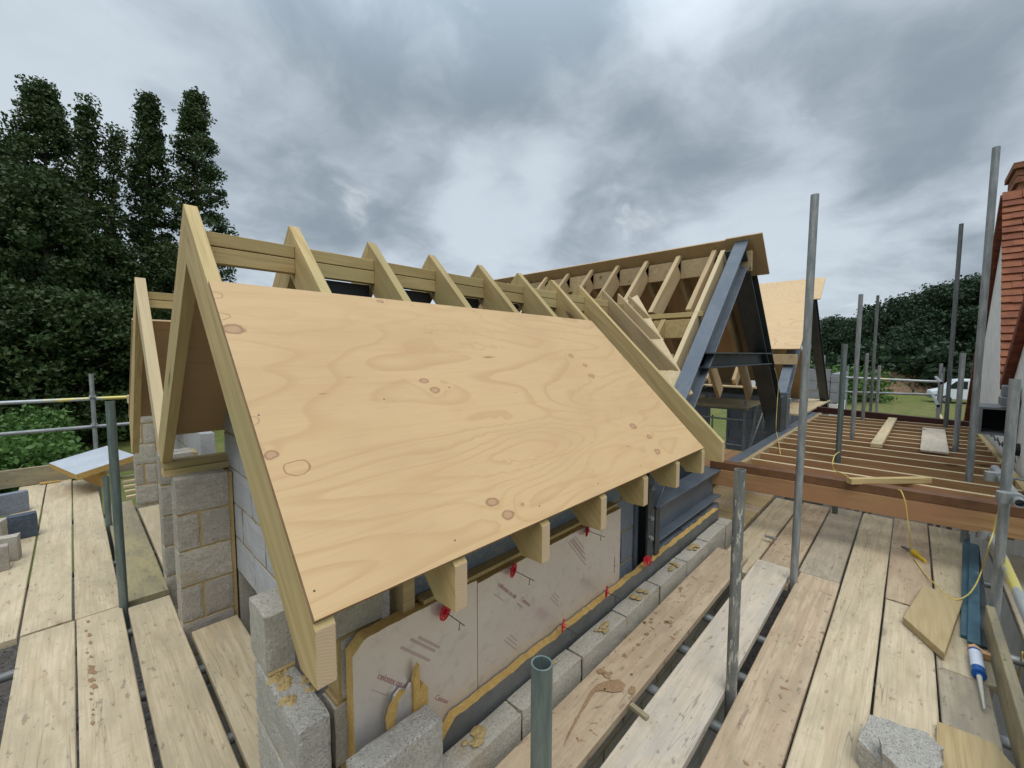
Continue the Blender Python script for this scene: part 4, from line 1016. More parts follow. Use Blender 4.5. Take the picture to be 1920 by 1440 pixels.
# sealant cartridge
c0, c1, c2 = pz(1828, 1222, .028), pz(1838, 1278, .028), pz(1846, 1330, .016)
ct = thing('sealant_cartridge', 'blue and white sealant cartridge with nozzle lying by the toe board', 'cartridge', (c0.x, c0.y, 0))
d = (c1-c0).normalized()
smooth_by_angle(MB().tube(c0, c0+d*.215, .026, 20).build('body', M['blue_tube'], ct, Matrix.Identity(4)))
def half_band(c0, d, a0, a1, s0, s1, r, mat, name):
    a = Vector((0, 0, 1)); b = d.cross(a); vs = []; n = 10; fs = []
    for i in range(n+1):
        an = a0+(a1-a0)*i/n; off = (a*math.cos(an)+b*math.sin(an))*r
        vs += [c0+d*s0+off, c0+d*s1+off]
    fs = [(2*i, 2*i+1, 2*i+3, 2*i+2) for i in range(n)]
    mesh_obj(name, vs, fs, mat, ct, Matrix.Identity(4), True)
half_band(c0, d, -R(60), R(75), .02, .175, .0265, M['label_white'], 'label')
smooth_by_angle(MB().tube(c0+d*.215, c0+d*.225, .0275, 20).tube(c0+d*.225, c0+d*.24, .012, 14).build('cap', M['blue_tube'], ct, Matrix.Identity(4)))
smooth_by_angle(MB().tube(c0+d*.235, c2, .011, 12, r2=.004).build('nozzle', M['nozzle'], ct, Matrix.Identity(4)))
# split wood, yellow knife
a, b = pz(1803, 1200, .035), pz(1830, 1220, .02)
tag(MB().prism([(0, 0), (.03, -.03), (.11, .005), (.12, .03), (.05, .02), (.01, .045)], 0, .03, 'z').build('wood_splinter', M['orange_wood'], None, Matrix.Translation((a.x-.03, a.y-.02, .004)) @ Matrix.Rotation(R(-115), 4, 'Z')), 'orange split wood wedge at the end of the blue strips', 'wood scrap')
k0, k1 = pz(1709, 1033, .012), pz(1735, 1053, .012)
kn = thing('utility_knife', 'yellow handled knife lying on the pinkish board', 'knife', (k0.x, k0.y, 0))
m = frame(Vector((k0.x, k0.y, .004)), k1-k0, (0, 0, 1)); L = (k1-k0).length
MB().prism([(0, -.014), (.03, -.018), (L*.6, -.012), (L, -.006), (L, .006), (L*.6, .012), (.03, .022), (.01, .034), (-.01, .03)], 0, .018, 'z').build('handle', M['yellow'], kn, m)
k2 = pz(1706, 1031, .01)
MB().prism([(-.005, -.012), (-.09, -.03), (-.10, .0), (-.05, .014), (-.005, .014)], 0, .006, 'z').build('blade', M['galv_dark'], kn, m)
# concrete lumps near the right hand corner
def lump(pts, z0, h, label, seed, side):
    bm = bmesh.new()
    base = [Vector((p.x, p.y, z0)) for p in pts]; top = [Vector((p.x, p.y, z0+h)) for p in pts]
    vs = [bm.verts.new(v) for v in base+top]; n = len(pts)
    bmesh.ops.convex_hull(bm, input=vs)
    bmesh.ops.triangulate(bm, faces=bm.faces[:])
    for _ in range(4):
        bmesh.ops.subdivide_edges(bm, edges=[e for e in bm.edges if e.calc_length() > .018], cuts=1, use_grid_fill=True)
    bmesh.ops.triangulate(bm, faces=bm.faces[:])
    for v in bm.verts:
        q = v.co*14+Vector((seed, 0, 0))
        v.co += Vector((noise.noise(q), noise.noise(q+Vector((9, 0, 0))), noise.noise(q+Vector((0, 9, 0)))))*.009
        q = v.co*55; v.co += Vector((noise.noise(q), noise.noise(q+Vector((9, 0, 0))), noise.noise(q+Vector((0, 9, 0)))))*.0035
    c = sum(base, Vector())/n
    me = bpy.data.meshes.new('concrete_block'); 
    for v in bm.verts: v.co -= c
    bm.to_mesh(me); bm.free(); me.materials.append(M['block_rough']); me.materials.append(M[side])
    me.polygons.foreach_set('material_index', [0 if p.normal.z > .45 else 1 for p in me.polygons])
    o = bpy.data.objects.new('concrete_block', me); COL.objects.link(o); o.location = c
    return tag(o, label, 'concrete block', 'loose concrete blocks')
lump([pz(*p, .10) for p in ((1632, 1338), (1608, 1385), (1690, 1470), (1770, 1400), (1735, 1372))], .003, .092, 'rough lump of broken concrete block on the cream board, rear of two', 3, 'block')
lump([pz(*p, .155) for p in ((1648, 1377), (1655, 1413), (1712, 1462), (1771, 1436), (1758, 1403))], .003, .150, 'split concrete block with a pale broken top at the lower right, front of two', 8, 'block_face')
a = pz(1738, 1382, .004)
tag(MB().prism([(0, 0), (.06, -.05), (.11, -.04), (.10, .0), (.03, .03)], 0, .006, 'z').build('slate_chip', M['membrane'], None, Matrix.Translation((a.x-.04, a.y-.02, .003)) @ Matrix.Rotation(R(-60), 4, 'Z')), 'dark slate chip behind the broken concrete lumps', 'slate chip')
q = [pz(*p, .022) for p in ((1757, 1352), (1862, 1392), (1905, 1440), (1880, 1560), (1752, 1540))]
ob = MB().prism([(p.x-q[0].x, p.y-q[0].y) for p in q], .002, .022, 'z').build('plywood_offcut', M['offcut'], None, Matrix.Translation((q[0].x, q[0].y, 0)))
tag(ob, 'brown plywood offcut on the deck in the lower right corner', 'plywood offcut')
# banding clips nailed across the board gaps
for (u, v, lab, an) in ((1198, 1335, 'small rusty timber cleat across the gap beside the bleached pale board', -40), (1445, 1008, 'small grey metal clip across the far board gap', -38)):
    a = pz(u, v, .012)
    tag(MB().box((-.045, -.012, 0), (.045, .012, .02), bev=.002).build('cleat', M['board_old'] if u < 1300 else M['galv'], None, Matrix.Translation((a.x, a.y, .004)) @ Matrix.Rotation(R(an-60), 4, 'Z')), lab, 'cleat')
# mortar spills: thin dried patches on the stained boards
def spill(outline, z, label, mat, name='mud_stain'):
    pts = [pz(u, v, z) for u, v in outline]; n = len(pts); c = sum(pts, Vector())/n
    vs = [(p.x-c.x, p.y-c.y, 0) for p in pts]+[(p.x-c.x, p.y-c.y, .0016) for p in [c+(p-c)*.93 for p in pts]]
    return tag(mesh_obj(name, vs, [tuple(range(n, 2*n))]+[(i, (i+1) % n, (i+1) % n+n, i+n) for i in range(n)], mat, None, Matrix.Translation((c.x, c.y, z))), label, 'mud stain', 'mud stains on the boards')
M['mud'] = mineral('dried brown mud', (.27, .165, .09), (.36, .24, .135), 60, .5, .003, .2)
spill([(860+a/4.8, 1140+b/4.8) for a, b in ((940, 1240), (985, 1120), (1045, 1010), (1080, 950), (1130, 850), (1180, 760), (1240, 690), (1320, 660), (1440, 640), (1505, 690), (1480, 745), (1400, 755), (1310, 735), (1240, 740), (1190, 800), (1140, 890), (1085, 960), (1040, 1060), (985, 1160))], .0115, 'long brown mud trail on the mud spattered board', M['mud'])
spill([(860+a/4.8, 1140+b/4.8) for a, b in ((1240, 560), (1275, 540), (1330, 570), (1370, 595), (1360, 635), (1320, 625), (1290, 590), (1255, 590))], .0115, 'brown mud blot above the long mud trail', M['mud'])
spill([(860+a/4.8, 1140+b/4.8) for a, b in ((1530, 730), (1550, 700), (1590, 710), (1592, 760), (1560, 775), (1532, 765))], .0115, 'round brown mud blot right of the long mud trail', M['mud'])
for i in range(15):
    u0, v0 = 163+random.uniform(-4, 7)+.8*i, 1166+i*13.5+random.uniform(-4, 4)
    s = random.uniform(.6, 1.15) if i not in (6, 7, 8, 9) else random.uniform(1.4, 2.6)
    spill([(u0+math.cos(2*PI*k/11)*4.0*s*random.uniform(.55, 1.4), v0+math.sin(2*PI*k/11)*2.9*s*random.uniform(.55, 1.4)) for k in range(11)][::-1], -.0785, 'brown mud drip in the row on the cracked near board', M['mud'])
# dust coloured splashes round the mud trail
for i in range(46):
    u0, v0 = random.choice(((1205, 1150), (1180, 1190), (1270, 1085), (1150, 1260))); u0 += random.gauss(0, 22); v0 += random.gauss(0, 17)
    p = pz(u0, v0, .0115)
    if .87 < p.y < 1.07 and p.x < 3.58:
        s = random.uniform(.8, 3.6)
        spill([(u0+math.cos(2*PI*k/7)*s*1.2*random.uniform(.7, 1.3), v0+math.sin(2*PI*k/7)*s*.8*random.uniform(.7, 1.3)) for k in range(9)][::-1], .0115, 'small brown mud spatter on the mud spattered board', M['mud'])

# ------------------------------------------------------------------ things on the left deck
a = pz(20, 965, .03)
def flat_block(p, sx, sy, sz, rz, mat, label, name='concrete_block', cat='concrete block', rough=.003):
    mb = MB(); block_geo(mb, (-sx/2, -sy/2, 0), (sx/2, sy/2, sz), rough=rough, seg=.04)
    return tag(mb.build(name, mat, None, Matrix.Translation(p) @ Matrix.Rotation(R(rz), 4, 'Z')), label, cat, 'loose concrete blocks')
M['slate_blue'] = mineral('dark blue engineering block', (.055, .07, .095), (.10, .12, .15), 50, .4, .003, .15)
flat_block((-.385, 5.78, ZL+.002), .19, .10, .215, 4, M['slate_blue'], 'dark blue grey block standing on the left boards', rough=.0015)
flat_block((-.50, 6.75, ZL+.002), .22, .10, .215, 12, M['block_dark'], 'dark block farthest back in the pile at the left edge')
flat_block((-.475, 5.22, ZL+.002), .22, .10, .2, -8, M['block'], 'ochre smeared broken block at the left edge beside the dark blue one')
flat_block((-.52, 5.02, ZL+.002), .22, .09, .19, 3, M['block_face'], 'grey broken block nearest in the pile at the left edge')
flat_block((-.56, 5.55, ZL+.002), .2, .12, .26, -14, M['block'], 'broken block leaning at the back of the left pile')
# silver insulation offcut propped on its prop
so = thing('insulation_offcut', 'silver faced insulation offcut propped behind the upright left tube', 'insulation offcut', (.2, 7.2, 0))
pts = [pz(145, 890, .10), pz(251, 872, .22), pz(247, 848, .26), pz(150, 884, .12)]
A, Bq = Vector((-.03, 6.90, .20)), Vector((.50, 7.05, .31))
mo = frame(A, Bq-A, Vector((-.18, -.10, 1)))
mb = MB().box((0, 0, -.07), (.56, .80, 0)); mb.m = [1, 0, 1, 1, 1, 1]
M['foil_bright'] = metal('clean bright foil', (.52, .55, .60), (.60, .63, .67), .40, .5, 3, bstr=.04)
mb.build('board', [M['foil_bright'], M['foam']], so, mo)
MB().box((.20, .05, -.30), (.26, .70, -.071)).build('prop', M['foam'], so, mo)
a = pz(92, 904, ZL+.02)
mb = MB()
n = 10
for i in range(3): mb.tube((a.x-.08+.06*i, a.y, ZL+.016), (a.x-.02+.06*i, a.y, ZL+.016), .016-.002*i, 10)
tag(mb.build('foam_scrap', M['foam'], None, Matrix.Identity(4)), 'small yellow foam scrap on the far edge of the left deck', 'foam scrap')

# ------------------------------------------------------------------ block walls and tower scaffold inside
bw = thing('far_block_wall', 'pale blue grey block wall with window gaps beyond the A-frames', 'block wall', (11.6, 1.3, -2.5))
block_wall('masonry', 'y', 11.62, .10, 1.30, 6.6, .55, 1.27, [M['block_blue'], M['block_blue'], M['mortar_grey']], parent=bw, seg=.4,
           skip=lambda a, z: (2.75 < a < 3.1 and z > .95))
block_wall('upper_masonry', 'y', 11.62, .10, 3.35, 6.6, 1.275, 1.5, [M['block_blue'], M['mortar_grey']], parent=bw, seg=.4)
for (a_0, a_1) in ((1.30, 2.05), (2.55, 3.25), (4.4, 6.6)): block_wall('masonry', 'y', 11.62, .10, a_0, a_1, -2.5, .545, [M['block_blue'], M['mortar_grey']], parent=bw, seg=.4)
mb = MB().box((11.615, 1.12, -1.2), (12.9, 1.295, .50)); mb.build('insulated_end', M['render'], bw, Matrix.Identity(4))
block_wall('end_masonry', 'x', 1.14, .15, 11.63, 13.4, .53, 1.17, [M['block_blue'], M['mortar_grey']], parent=bw, seg=.4)
mb = MB(); block_geo(mb, (11.66, 1.42, 1.28), (11.76, 1.60, 1.58), seg=.2); tag(mb.build('concrete_block', M['block_blue'], None, Matrix.Identity(4)), 'single pale block standing on top of the far block wall end', 'concrete block', 'loose concrete blocks')
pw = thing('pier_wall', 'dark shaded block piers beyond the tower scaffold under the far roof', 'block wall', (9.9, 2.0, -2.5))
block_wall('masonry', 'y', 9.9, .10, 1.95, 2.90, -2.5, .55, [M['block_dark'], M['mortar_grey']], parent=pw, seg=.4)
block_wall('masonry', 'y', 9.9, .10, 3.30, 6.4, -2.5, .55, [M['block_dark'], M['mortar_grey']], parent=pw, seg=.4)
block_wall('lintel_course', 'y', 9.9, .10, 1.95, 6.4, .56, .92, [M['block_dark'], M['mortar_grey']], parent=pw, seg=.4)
tag(timber('timber_plate', (9.9, 1.9, .965), (9.9, 6.4, .965), .12, .04, M['rafter_tan']), 'timber plate on top of the dark shaded block piers', 'timber plate')
for k in range(3): tag(timber('floor_board', (8.2, 1.34+.17*k, .62), (11.5, 1.34+.17*k, .60), .16, .03, M['pale_wood']), 'pale board of the stack lying behind the far maroon beam', 'board', 'stacked pale boards behind the maroon beam')
tw = thing('tower_scaffold', 'grey tower scaffold with platform and ladder seen through the near A-frame', 'tower scaffold', (8.5, 2.5, -2.5))
for (x, y) in ((8.0, 2.05), (8.0, 3.05), (9.25, 2.05), (9.25, 3.05)):
    MB().tube((x, y, B), (x, y, .80 if y < 3 else .95), .022, 10).build('leg', M['galv'], tw, Matrix.Identity(4))
for z in (-2.0, -1.5, -1.0, -.5, 0, .45): MB().tube((8.0, 2.05, z), (8.0, 2.62, z), .016, 8).tube((8.0, 2.62, z), (8.0, 3.05, z), .016, 8).build('rung', M['galv'], tw, Matrix.Identity(4))
MB().tube((8.0, 2.58, B), (8.0, 2.58, .5), .016, 8).build('stile', M['galv'], tw, Matrix.Identity(4))
MB().tube((8.0, 3.05, .55), (9.25, 3.05, -.9), .018, 8).tube((8.0, 2.05, -.35), (9.25, 2.05, .5), .018, 8).tube((7.95, 1.85, .73), (8.0, 2.12, -1.2), .018, 8).build('brace', M['galv'], tw, Matrix.Identity(4))
MB().box((7.92, 2.02, .655), (9.3, 3.10, .69), bev=.004).build('platform', M['board_old'], tw, Matrix.Identity(4))
for x in (7.96, 9.28): MB().tube((x, 2.0, .645), (x, 3.12, .645), .02, 10).build('frame_bar', M['galv'], tw, Matrix.Identity(4))
tag(MB().box((7.9, 3.12, .66), (9.2, 3.55, .74), bev=.004).build('board_stack', M['board_pale'], None, Matrix.Identity(4)), 'pale stack of boards left of the tower platform', 'board stack')
# scaffold lift beyond the joists
tag(MB().box((0, -.018, 0), (1.9, .018, .225), bev=.003).build('toe_board', M['board'], None, frame((11.9, -.40, .10), (0, 1, 0), (0, 0, 1))), 'tan toe board across the far scaffold lift beyond the maroon beam', 'toe board')
for k in range(6):
    board(9.95+.235*k, 9.95+.235*k+.225, -.42, 1.1, .095, M['board'], 'scaffold board of the far lift beyond the maroon beam', 'y', group='boards of the far scaffold lift')
tag(MB().box((0, -.018, 0), (2.2, .018, .15), bev=.003).build('toe_board', M['pale_wood'], None, frame((9.8, -.43, .33), (1, 0, 0), (0, 0, 1))), 'pale toe board running beside the far rail corner', 'toe board')

# ------------------------------------------------------------------ white house on the right
YH = -.78
hs = thing('house', 'cream rendered house with steep red tiled gables and brick chimney at the right frame edge', 'house', (8.4, YH, -2.5))
gA, gE1, gE2 = (8.28, 3.62), (7.10, 1.22), (11.0, .05)
wall_poly = [(4.4, -2.5), (10.9, -2.5), (10.9, .05), (gA[0]+.02, gA[1]-.06), (7.10, 1.20), (6.95, 1.20), (5.0, 3.0), (4.4, 3.0)]
MB().prism(wall_poly, YH-.3, YH, 'y').build('wall', M['render'], hs, Matrix.Identity(4))
# near slope of the far gable: rows of clay tiles facing the viewer
rt = MB(); nrow = 27
dx, dz_ = gA[0]-gE1[0], gA[1]-gE1[1]
for i in range(nrow):
    t0, t1 = i/nrow, (i+1)/nrow
    xa, za, xb, zb = gE1[0]+dx*t0, gE1[1]+dz_*t0, gE1[0]+dx*t1, gE1[1]+dz_*t1
    yy = YH+.06; k = 0
    while yy > YH-3.2:
        w_ = .165; j = random.uniform(-.006, .006); y1 = yy-w_+.003
        lift = .022+random.uniform(0, .007)
        rt.add([(xa-lift*1.2, yy, za+j+lift*.4), (xa-lift*1.2, y1, za+j+lift*.4), (xb+.02, y1, zb+.045+j), (xb+.02, yy, zb+.045+j),
                (xa, yy, za+j-.004), (xa, y1, za+j-.004)], [(0, 3, 2, 1), (0, 1, 5, 4)])
        yy -= w_; k += 1
        if k == 1 and i % 2: yy += w_/2
rt.build('tiled_roof', M['tile'], hs, Matrix.Identity(4))
MB().prism([(gE1[0]+.03, gE1[1]-.05), (gA[0]+.03, gA[1]-.06), (gA[0]+.35, gA[1]-.3), (gE1[0]+.5, gE1[1]-.05)], YH-3.2, YH-.302, 'y').build('roof_deck', M['verge'], hs, Matrix.Identity(4))
# far slope with its verge
def verge(p, q, th, name, y0, y1, mat, n=22):
    mb = MB(); p, q = Vector((p[0], 0, p[1])), Vector((q[0], 0, q[1])); d = (q-p)/n; nn = Vector((-d.z, 0, d.x)).normalized()
    if nn.z < 0: nn = -nn
    for i in range(n):
        a, b = p+d*i, p+d*(i+.94); o = nn*random.uniform(.0, .012)
        vs = [a+o, b+o, b+nn*th+o, a+nn*th+o]
        mb.add([(v.x, y0, v.z) for v in vs]+[(v.x, y1, v.z) for v in vs], [(0, 1, 2, 3), (7, 6, 5, 4), (0, 4, 5, 1), (1, 5, 6, 2), (2, 6, 7, 3), (3, 7, 4, 0)])
    mb.build(name, mat, hs, Matrix.Identity(4))
verge((gA[0], gA[1]-.03), gE2, .09, 'verge', YH+.07, YH-3.0, M['verge'], 30)
verge((6.98, 1.22), (4.9, 3.02), .09, 'verge', YH+.07, YH-.25, M['verge'], 26)
# chimney with stepped brick courses and lead flashing
ch = MB(); cz = 2.98; cx, cy = 8.60, YH-.42
for i in range(12):
    e = 0 if i < 9 else (.03 if i < 11 else .06)
    ch.box((cx-.3-e, cy-.35-e, cz+.085*i), (cx+.3+e, cy+.35+e, cz+.085*i+.075), 0, bev=.004); ch.box((cx-.29, cy-.34, cz+.085*i-.012), (cx+.29, cy+.34, cz+.085*i+.002), 1)
ch.build('chimney', [M['brick'], M['mortar_grey']], hs, Matrix.Identity(4))
MB().box((cx-.33, cy-.38, 3.0), (cx+.33, cy+.38, 3.14), bev=.004).build('flashing', M['lead'], hs, Matrix.Identity(4))
# open box gutter end and hopper
gx, gy = 7.25, YH+.13
mb = MB()
g0, g1 = py_(1846, 739, YH+.27), py_(1890, 776, YH+.03)
gx = g0.x*.5+g1.x*.5
y0, y1, z1, z0 = YH+.26, YH+.02, 1.075, .80
for (a, b) in (((gx, y1, z0), (gx+.5, y0, z0+.02)), ((gx, y1, z1-.02), (gx+.5, y0, z1)), ((gx, y0-.02, z0+.02), (gx+.5, y0, z1-.02)), ((gx, y1, z0+.02), (gx+.5, y1+.02, z1-.02))): mb.box(a, b)
mb.box((gx+.38, y1+.02, z0+.02), (gx+.42, y0-.02, z1-.02), 1)
mb.build('rainwater_box', [M['grey_plastic'], M['black']], hs, Matrix.Identity(4))
MB().box((gx-.05, YH+.01, 1.10), (gx+.15, YH+.13, 1.19), bev=.01).box((gx-.02, YH+.02, 1.19), (gx+.12, YH+.12, 1.30), bev=.01).build('hopper', M['lead'], hs, Matrix.Identity(4))
MB().tube((gx-.15, YH-.01, .70), (gx-.15, YH+.03, .70), .06, 16).build('vent', M['black'], hs, Matrix.Identity(4))
# metal lath fixings along the wall plate
for k in range(9):
    x = 6.0+.34*k
    o = MB().path([(x, YH+.035, .60), (x+.04, YH+.05, .68), (x+.09, YH+.03, .62), (x+.12, YH+.06, .66)], .006, 6).build('wall_tie', M['galv_dark'], None, Matrix.Identity(4))
    tag(o, 'bent grey wire tie in the row along the white wall above the joists', 'wire tie', 'wire ties along the house wall')

# ------------------------------------------------------------------ vehicles and far objects
vp = pz(1790, 757, -2.5)
def van(loc, rz):
    t = thing('van', 'white panel van parked on the field between the tubes and the house', 'van', loc)
    Mz = Matrix.Translation(loc) @ Matrix.Rotation(rz, 4, 'Z')
    prof = [(-2.5, .35), (2.35, .35), (2.5, .6), (2.48, 1.0), (1.75, 1.22), (1.05, 1.98), (.6, 2.05), (-2.4, 2.05), (-2.5, 1.9)]
    ob = MB().prism(prof, -.95, .95, 'y').build('body', M['van_white'], t, Mz); md = ob.modifiers.new('bevel', 'BEVEL'); md.width = .06; md.segments = 2
    for s in (-1, 1):
        MB().prism([(1.62, 1.25), (1.02, 1.88), (.35, 1.88), (.35, 1.25)], s*.952, s*.96, 'y').build('window', M['glass'], t, Mz)
        for x in (-1.5, 1.55):
            wl = MB().tube((x, s*.75, .34), (x, s*.97, .34), .34, 20).build('wheel', M['tyre'], t, Mz)
            wl2 = MB().tube((x, s*.972, .34), (x, s*.98, .34), .2, 16).build('rim', M['galv'], wl, Mz)
        MB().box((2.40, s*.6-.16, .72), (2.51, s*.6+.16, .92), bev=.02).build('headlight', M['label_white'], t, Mz)
    MB().box((2.42, -.85, .40), (2.54, .85, .55), bev=.02).build('bumper', M['grey_plastic'], t, Mz)
van(Vector((vp.x+1, vp.y-.9, -2.5)), R(97))
gp = pz(1812, 712, -2.2)
gc = thing('container', 'green steel container on the field behind the van', 'container', (70, -8, -2.5))
p = pd(1812, 745, 68)
mb = MB()
for k in range(12): mb.box((p.x-3+.5*k, p.y-1.2+.03*(k % 2), -2.4), (p.x-2.52+.5*k, p.y+1.2, .05), bev=.01)
mb.build('shell', M['green_box'], gc, Matrix.Identity(4))
MB().box((p.x-3.05, p.y-1.25, -2.5), (p.x+3.1, p.y+1.25, -2.38)).build('base', M['galv_dark'], gc, Matrix.Identity(4))
# spoil heap at the far edge of the field
def heap(p, rx, ry, h, label):
    vs = []; fs = []; n = 26
    for i in range(n+1):
        for j in range(n+1):
            a, b = (i/n*2-1), (j/n*2-1); r = math.hypot(a, b)
            z = max(0, 1-r*r)*h*(1+.5*noise.noise((a*3+p.x, b*3, 0)))+.18*noise.noise((a*9, b*9, p.x))*max(0, 1-r)
            vs.append((a*rx, b*ry, z-.02 if r < 1 else -.05))
    for i in range(n):
        for j in range(n): fs.append((i*(n+1)+j, (i+1)*(n+1)+j, (i+1)*(n+1)+j+1, i*(n+1)+j+1))
    o = mesh_obj('spoil_heap', vs, fs, M['soil'], None, Matrix.Translation((p.x, p.y, -2.5)) @ Matrix.Rotation(R(-46), 4, 'Z'), True)
    return tag(o, label, 'spoil heap', 'spoil heaps')
heap(pd(1688, 700, 66), 7, 4, 2.9, 'brown spoil heap at the far edge of the field below the dark wood')
heap(pd(1738, 700, 74), 12, 5, 2.2, 'long low spoil bank at the far edge of the field towards the van')

# ------------------------------------------------------------------ trees
def leaf_cloud(clumps, per, spread, size, rng, flat=.75):
    vs = []; fs = []
    for (c, s) in clumps:
        for k in range(per):
            d = Vector((rng.gauss(0, 1), rng.gauss(0, 1), rng.gauss(0, 1))).normalized()*(rng.random()**.45)*1.75*spread*s; d.z *= flat
            p = c+d
            u = Vector((rng.gauss(0, 1), rng.gauss(0, 1), rng.gauss(0, 1))).normalized(); v = u.orthogonal().normalized()
            w_ = u.cross(v); a = rng.uniform(0, PI); e1 = (v*math.cos(a)+w_*math.sin(a)); e2 = u.cross(e1)
            q = size*rng.uniform(.6, 1.35)
            i = len(vs); vs += [p-e1*q, p-e2*q*.62+e1*q*.1, p+e1*q, p+e2*q*.62+e1*q*.1]; fs.append((i, i+1, i+2, i+3))
    return vs, fs
def tree(name, label, base, top, rad, profile, mat, seed, n=150, per=95, spread=.33, size=.095, group='trees behind the left deck', trunk_r=.25, t0=.05, limbs=10, skirt=False):
    rng = random.Random(seed); base, top = Vector(base), Vector(top); ax = top-base; H = ax.length
    t = thing(name, label, 'tree', base, group)
    cl = []
    lobes = [(rng.uniform(0, 2*PI), rng.uniform(t0, .9)) for _ in range(14)]
    for i in range(n):
        s = t0+(1-t0)*(i+rng.random())/n
        r = rad*profile(s)
        a = rng.uniform(0, 2*PI)
        lob = 1.0
        for (la, ls) in lobes:
            dd = abs((a-la+PI) % (2*PI)-PI)
            if dd < .7 and abs(s-ls) < .10: lob += .22
        rr = r*(rng.random()**.45)*lob*rng.uniform(.75, 1.08)
        cl.append((base+ax*s+Vector((math.cos(a)*rr, math.sin(a)*rr, rng.uniform(-.25, .35))), rng.uniform(.6, 1.25)))
    vs, fs = leaf_cloud(cl, per, spread, size, rng)
    mesh_obj('crown', [v for v in vs], fs, mat, t, Matrix.Identity(4))
    mb = MB(); mb.tube(base, base+ax*.45, trunk_r, 10, r2=trunk_r*.6); mb.tube(base+ax*.45, base+ax*.93, trunk_r*.6, 8, r2=trunk_r*.12)
    for k in range(limbs):
        s = rng.uniform(.15, .8); a = rng.uniform(0, 2*PI); r = rad*profile(min(1, s+.12))*.8
        p = base+ax*s; mb.tube(p, p+Vector((math.cos(a)*r, math.sin(a)*r, H*.10)), trunk_r*.28*(1-s*.6), 6, r2=.02)
    mb.build('trunk', M['bark'], t, Matrix.Identity(4))
    return t
pop = lambda s: (.35+.65*min(1, s*3))*(1 if s < .62 else max(.10, (1-(s-.62)/.40)**.62))
dome = lambda s: max(.12, math.sqrt(max(0, 1-((s-.45)/.58)**2)))
def at_tree(kind_, label, u, vtop, half, D, mat, seed, ub=None, **kw):
    b = pd(u if ub is None else ub, 760, D); b.z = -2.5
    tp = pd(u, vtop, D)
    ang = math.hypot((u-960)/FPX, 1)
    rad = half/FPX*D/ (ray(u, 700).length/1.0) * 1.0 if False else half/FPX*D/ang
    return tree(kind_, label, b, tp, rad, kw.pop('profile', pop), mat, seed, **kw)
LT = 'trees behind the left deck'
L_, LD = M['leaf'], M['leaf_dark']
at_tree('poplar_tree', 'broad topped poplar, tallest at the far left', 78, 166, 68, 36, L_, 1, ub=105, n=300, t0=.42)
at_tree('poplar_tree', 'thin poplar spire just right of the broad topped poplar', 165, 198, 18, 34, L_, 2, ub=150, n=110, t0=.3)
at_tree('poplar_tree', 'small sparse poplar top leaning right, between the thin spire and the dense poplar', 217, 243, 13, 34, L_, 3, ub=190, n=60, t0=.3)
at_tree('poplar_tree', 'dense poplar with square top, left of the last poplar', 280, 184, 32, 36, L_, 4, n=260, t0=.25)
at_tree('poplar_tree', 'poplar with ragged right edge rising behind the gable peak', 366, 180, 46, 36, L_, 5, ub=378, n=330, t0=.15)
at_tree('poplar_tree', 'low poplar top at the left frame edge', 8, 280, 34, 37, L_, 6, n=150, t0=.3)
at_tree('broadleaf_tree', 'big round dark tree in front of the broad topped poplar', 85, 345, 95, 30, LD, 7, profile=dome, n=420, t0=.03)
at_tree('broadleaf_tree', 'dark bushy tree below the sparse poplar', 205, 455, 80, 31, LD, 8, profile=dome, n=330, t0=.03)
at_tree('broadleaf_tree', 'dark bushy tree behind the two left gables', 330, 475, 95, 32, LD, 9, profile=dome, n=340, t0=.03)
at_tree('broadleaf_tree', 'dark tree cut by the left frame edge', -60, 420, 110, 31, LD, 10, profile=dome, n=300, t0=.03)
at_tree('broadleaf_tree', 'low dark tree filling the gap under the poplars', 150, 560, 110, 27, LD, 12, profile=dome, n=260, t0=.02)
at_tree('broadleaf_tree', 'low dark tree behind the far pier', 270, 580, 90, 28, LD, 13, profile=dome, n=260, t0=.02)
at_tree('broadleaf_tree', 'low dark tree at the left frame edge above the brambles', 10, 560, 110, 27, LD, 14, profile=dome, n=260, t0=.02)
RT_ = 'wood beyond the field'
FM = M['leaf_far']
kw = dict(profile=dome, per=110, group=RT_, spread=.8, size=.17, trunk_r=.35)
at_tree('broadleaf_tree', 'lowest dark tree of the far wood beside the far A-frame', 1562, 603, 40, 82, FM, 21, n=150, t0=.02, **kw)
at_tree('broadleaf_tree', 'dark tree of the far wood behind the tall pale tube', 1600, 606, 42, 80, FM, 22, n=150, t0=.02, **kw)
at_tree('broadleaf_tree', 'dark tree of the far wood left of the rounded hump', 1655, 596, 44, 76, FM, 23, n=170, t0=.02, **kw)
at_tree('broadleaf_tree', 'rounded hump tree of the far wood', 1706, 566, 62, 74, FM, 24, n=300, t0=.02, **kw)
at_tree('broadleaf_tree', 'broad tree of the far wood left of the dark tall tube', 1768, 546, 62, 72, FM, 25, n=300, t0=.02, **kw)
at_tree('broadleaf_tree', 'tallest tree of the far wood, next to the house', 1836, 528, 72, 70, FM, 26, n=320, t0=.02, **kw)
at_tree('broadleaf_tree', 'tree of the far wood mostly hidden by the house', 1915, 520, 80, 70, FM, 27, n=200, t0=.02, **kw)
at_tree('broadleaf_tree', 'low tree in front of the far wood near the spoil heap', 1735, 615, 60, 68, FM, 28, n=170, t0=.02, **kw)
at_tree('poplar_tree', 'small distant poplar, left of the pair', 1621, 578, 9, 120, FM, 31, n=60, per=24, spread=.8, size=.4, group=RT_, t0=.1, trunk_r=.3)
at_tree('poplar_tree', 'small distant poplar, right of the pair', 1641, 576, 9, 120, FM, 32, n=60, per=24, spread=.8, size=.4, group=RT_, t0=.1, trunk_r=.3)
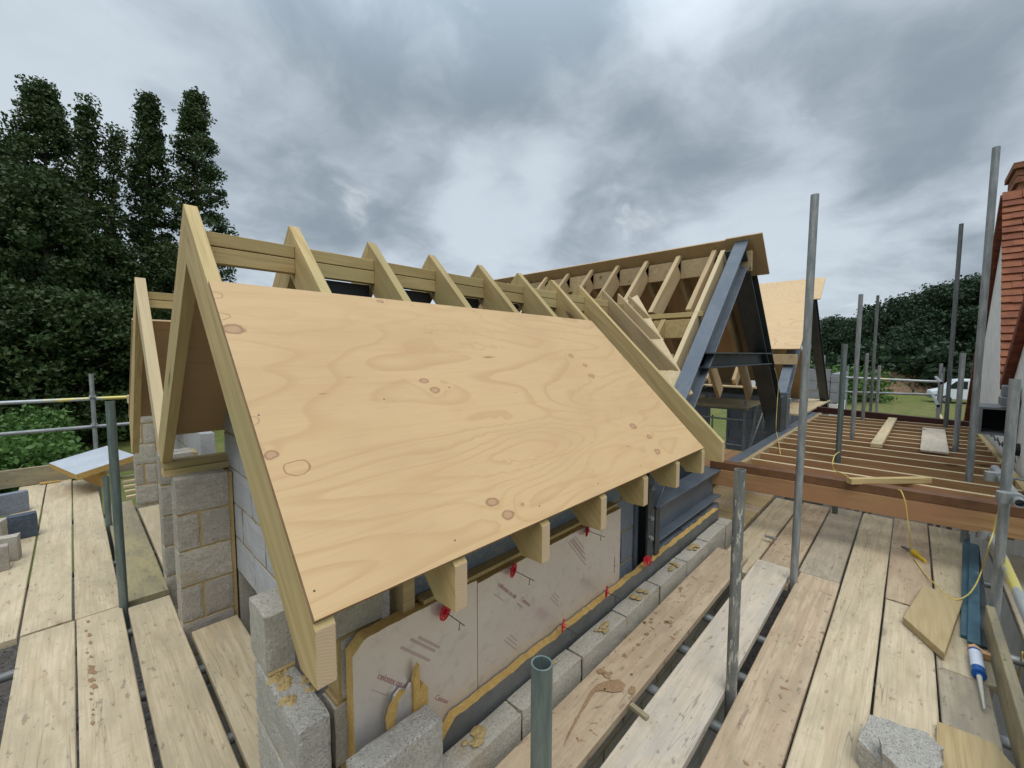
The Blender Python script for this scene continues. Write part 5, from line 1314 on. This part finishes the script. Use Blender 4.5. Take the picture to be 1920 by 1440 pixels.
# hedge at the foot of the far wood and a bush by the block wall end
def hedge(name, label, pA, pB, h, w_, mat, seed, n, size, cat, per=26, spread=.5):
    rng = random.Random(seed); pA, pB = Vector(pA), Vector(pB); cl = []
    for i in range(n):
        s = rng.random(); p = pA.lerp(pB, s)
        cl.append((Vector((p.x+rng.gauss(0, w_), p.y+rng.gauss(0, w_), -2.5+h*rng.random()*(1+.4*noise.noise((s*9, seed, 0))))), 1))
    vs, fs = leaf_cloud(cl, per, spread, size, rng)
    return tag(mesh_obj(name, vs, fs, mat, None, Matrix.Identity(4)), label, cat)
hedge('hedge', 'dark hedge line at the foot of the far wood', pd(1540, 700, 64), pd(1930, 700, 66), 4.4, 1.0, FM, 41, 300, .3, 'hedge', spread=.7)
hedge('hedge', 'mid green hedge beyond the block wall end', pd(1550, 700, 44), pd(1640, 700, 50), 2.6, .7, M['bramble'], 42, 160, .15, 'hedge')
# brambles and low plants on the left
rng = random.Random(5); cl = []
for i in range(900):
    u = rng.uniform(-260, 262); D = rng.uniform(17, 29)
    p = pd(u, 760, D); edge = (u-60)*.045
    if u > 120 and D < 17+edge*2.2: continue
    hgt = 1.5+.9*noise.noise((p.x*.35, p.y*.35, 0))
    cl.append((Vector((p.x, p.y, -2.5+hgt*rng.random()**.6)), 1))
vs, fs = leaf_cloud(cl, 60, .26, .085, rng)
kind(mesh_obj('undergrowth', vs, fs, M['bramble'], None, Matrix.Identity(4)), 'stuff')['label'] = 'tangle of bright green brambles beyond the left guard rails'
# low concrete garden wall running away on the left
g = [pz(70, 868, -2.5), pz(247, 792, -2.5)]
d = (g[1]-g[0]); L = d.length
gwall = thing('garden_wall', 'low grey concrete panel wall running away beside the brambles', 'garden wall', (g[0].x, g[0].y, -2.5))
m = frame(Vector((g[0].x, g[0].y, -2.5)), d, (0, 0, 1))
MB().box((-4, -.06, 0), (L+8, .06, .62), bev=.01).build('panel', M['block_face'], gwall, m)
for k in range(9): MB().box((-3.5+2.6*k, -.10, 0), (-3.36+2.6*k, .10, .74), bev=.01).build('post', M['block'], gwall, m)
# extra grass tufts on the near slope right of that wall
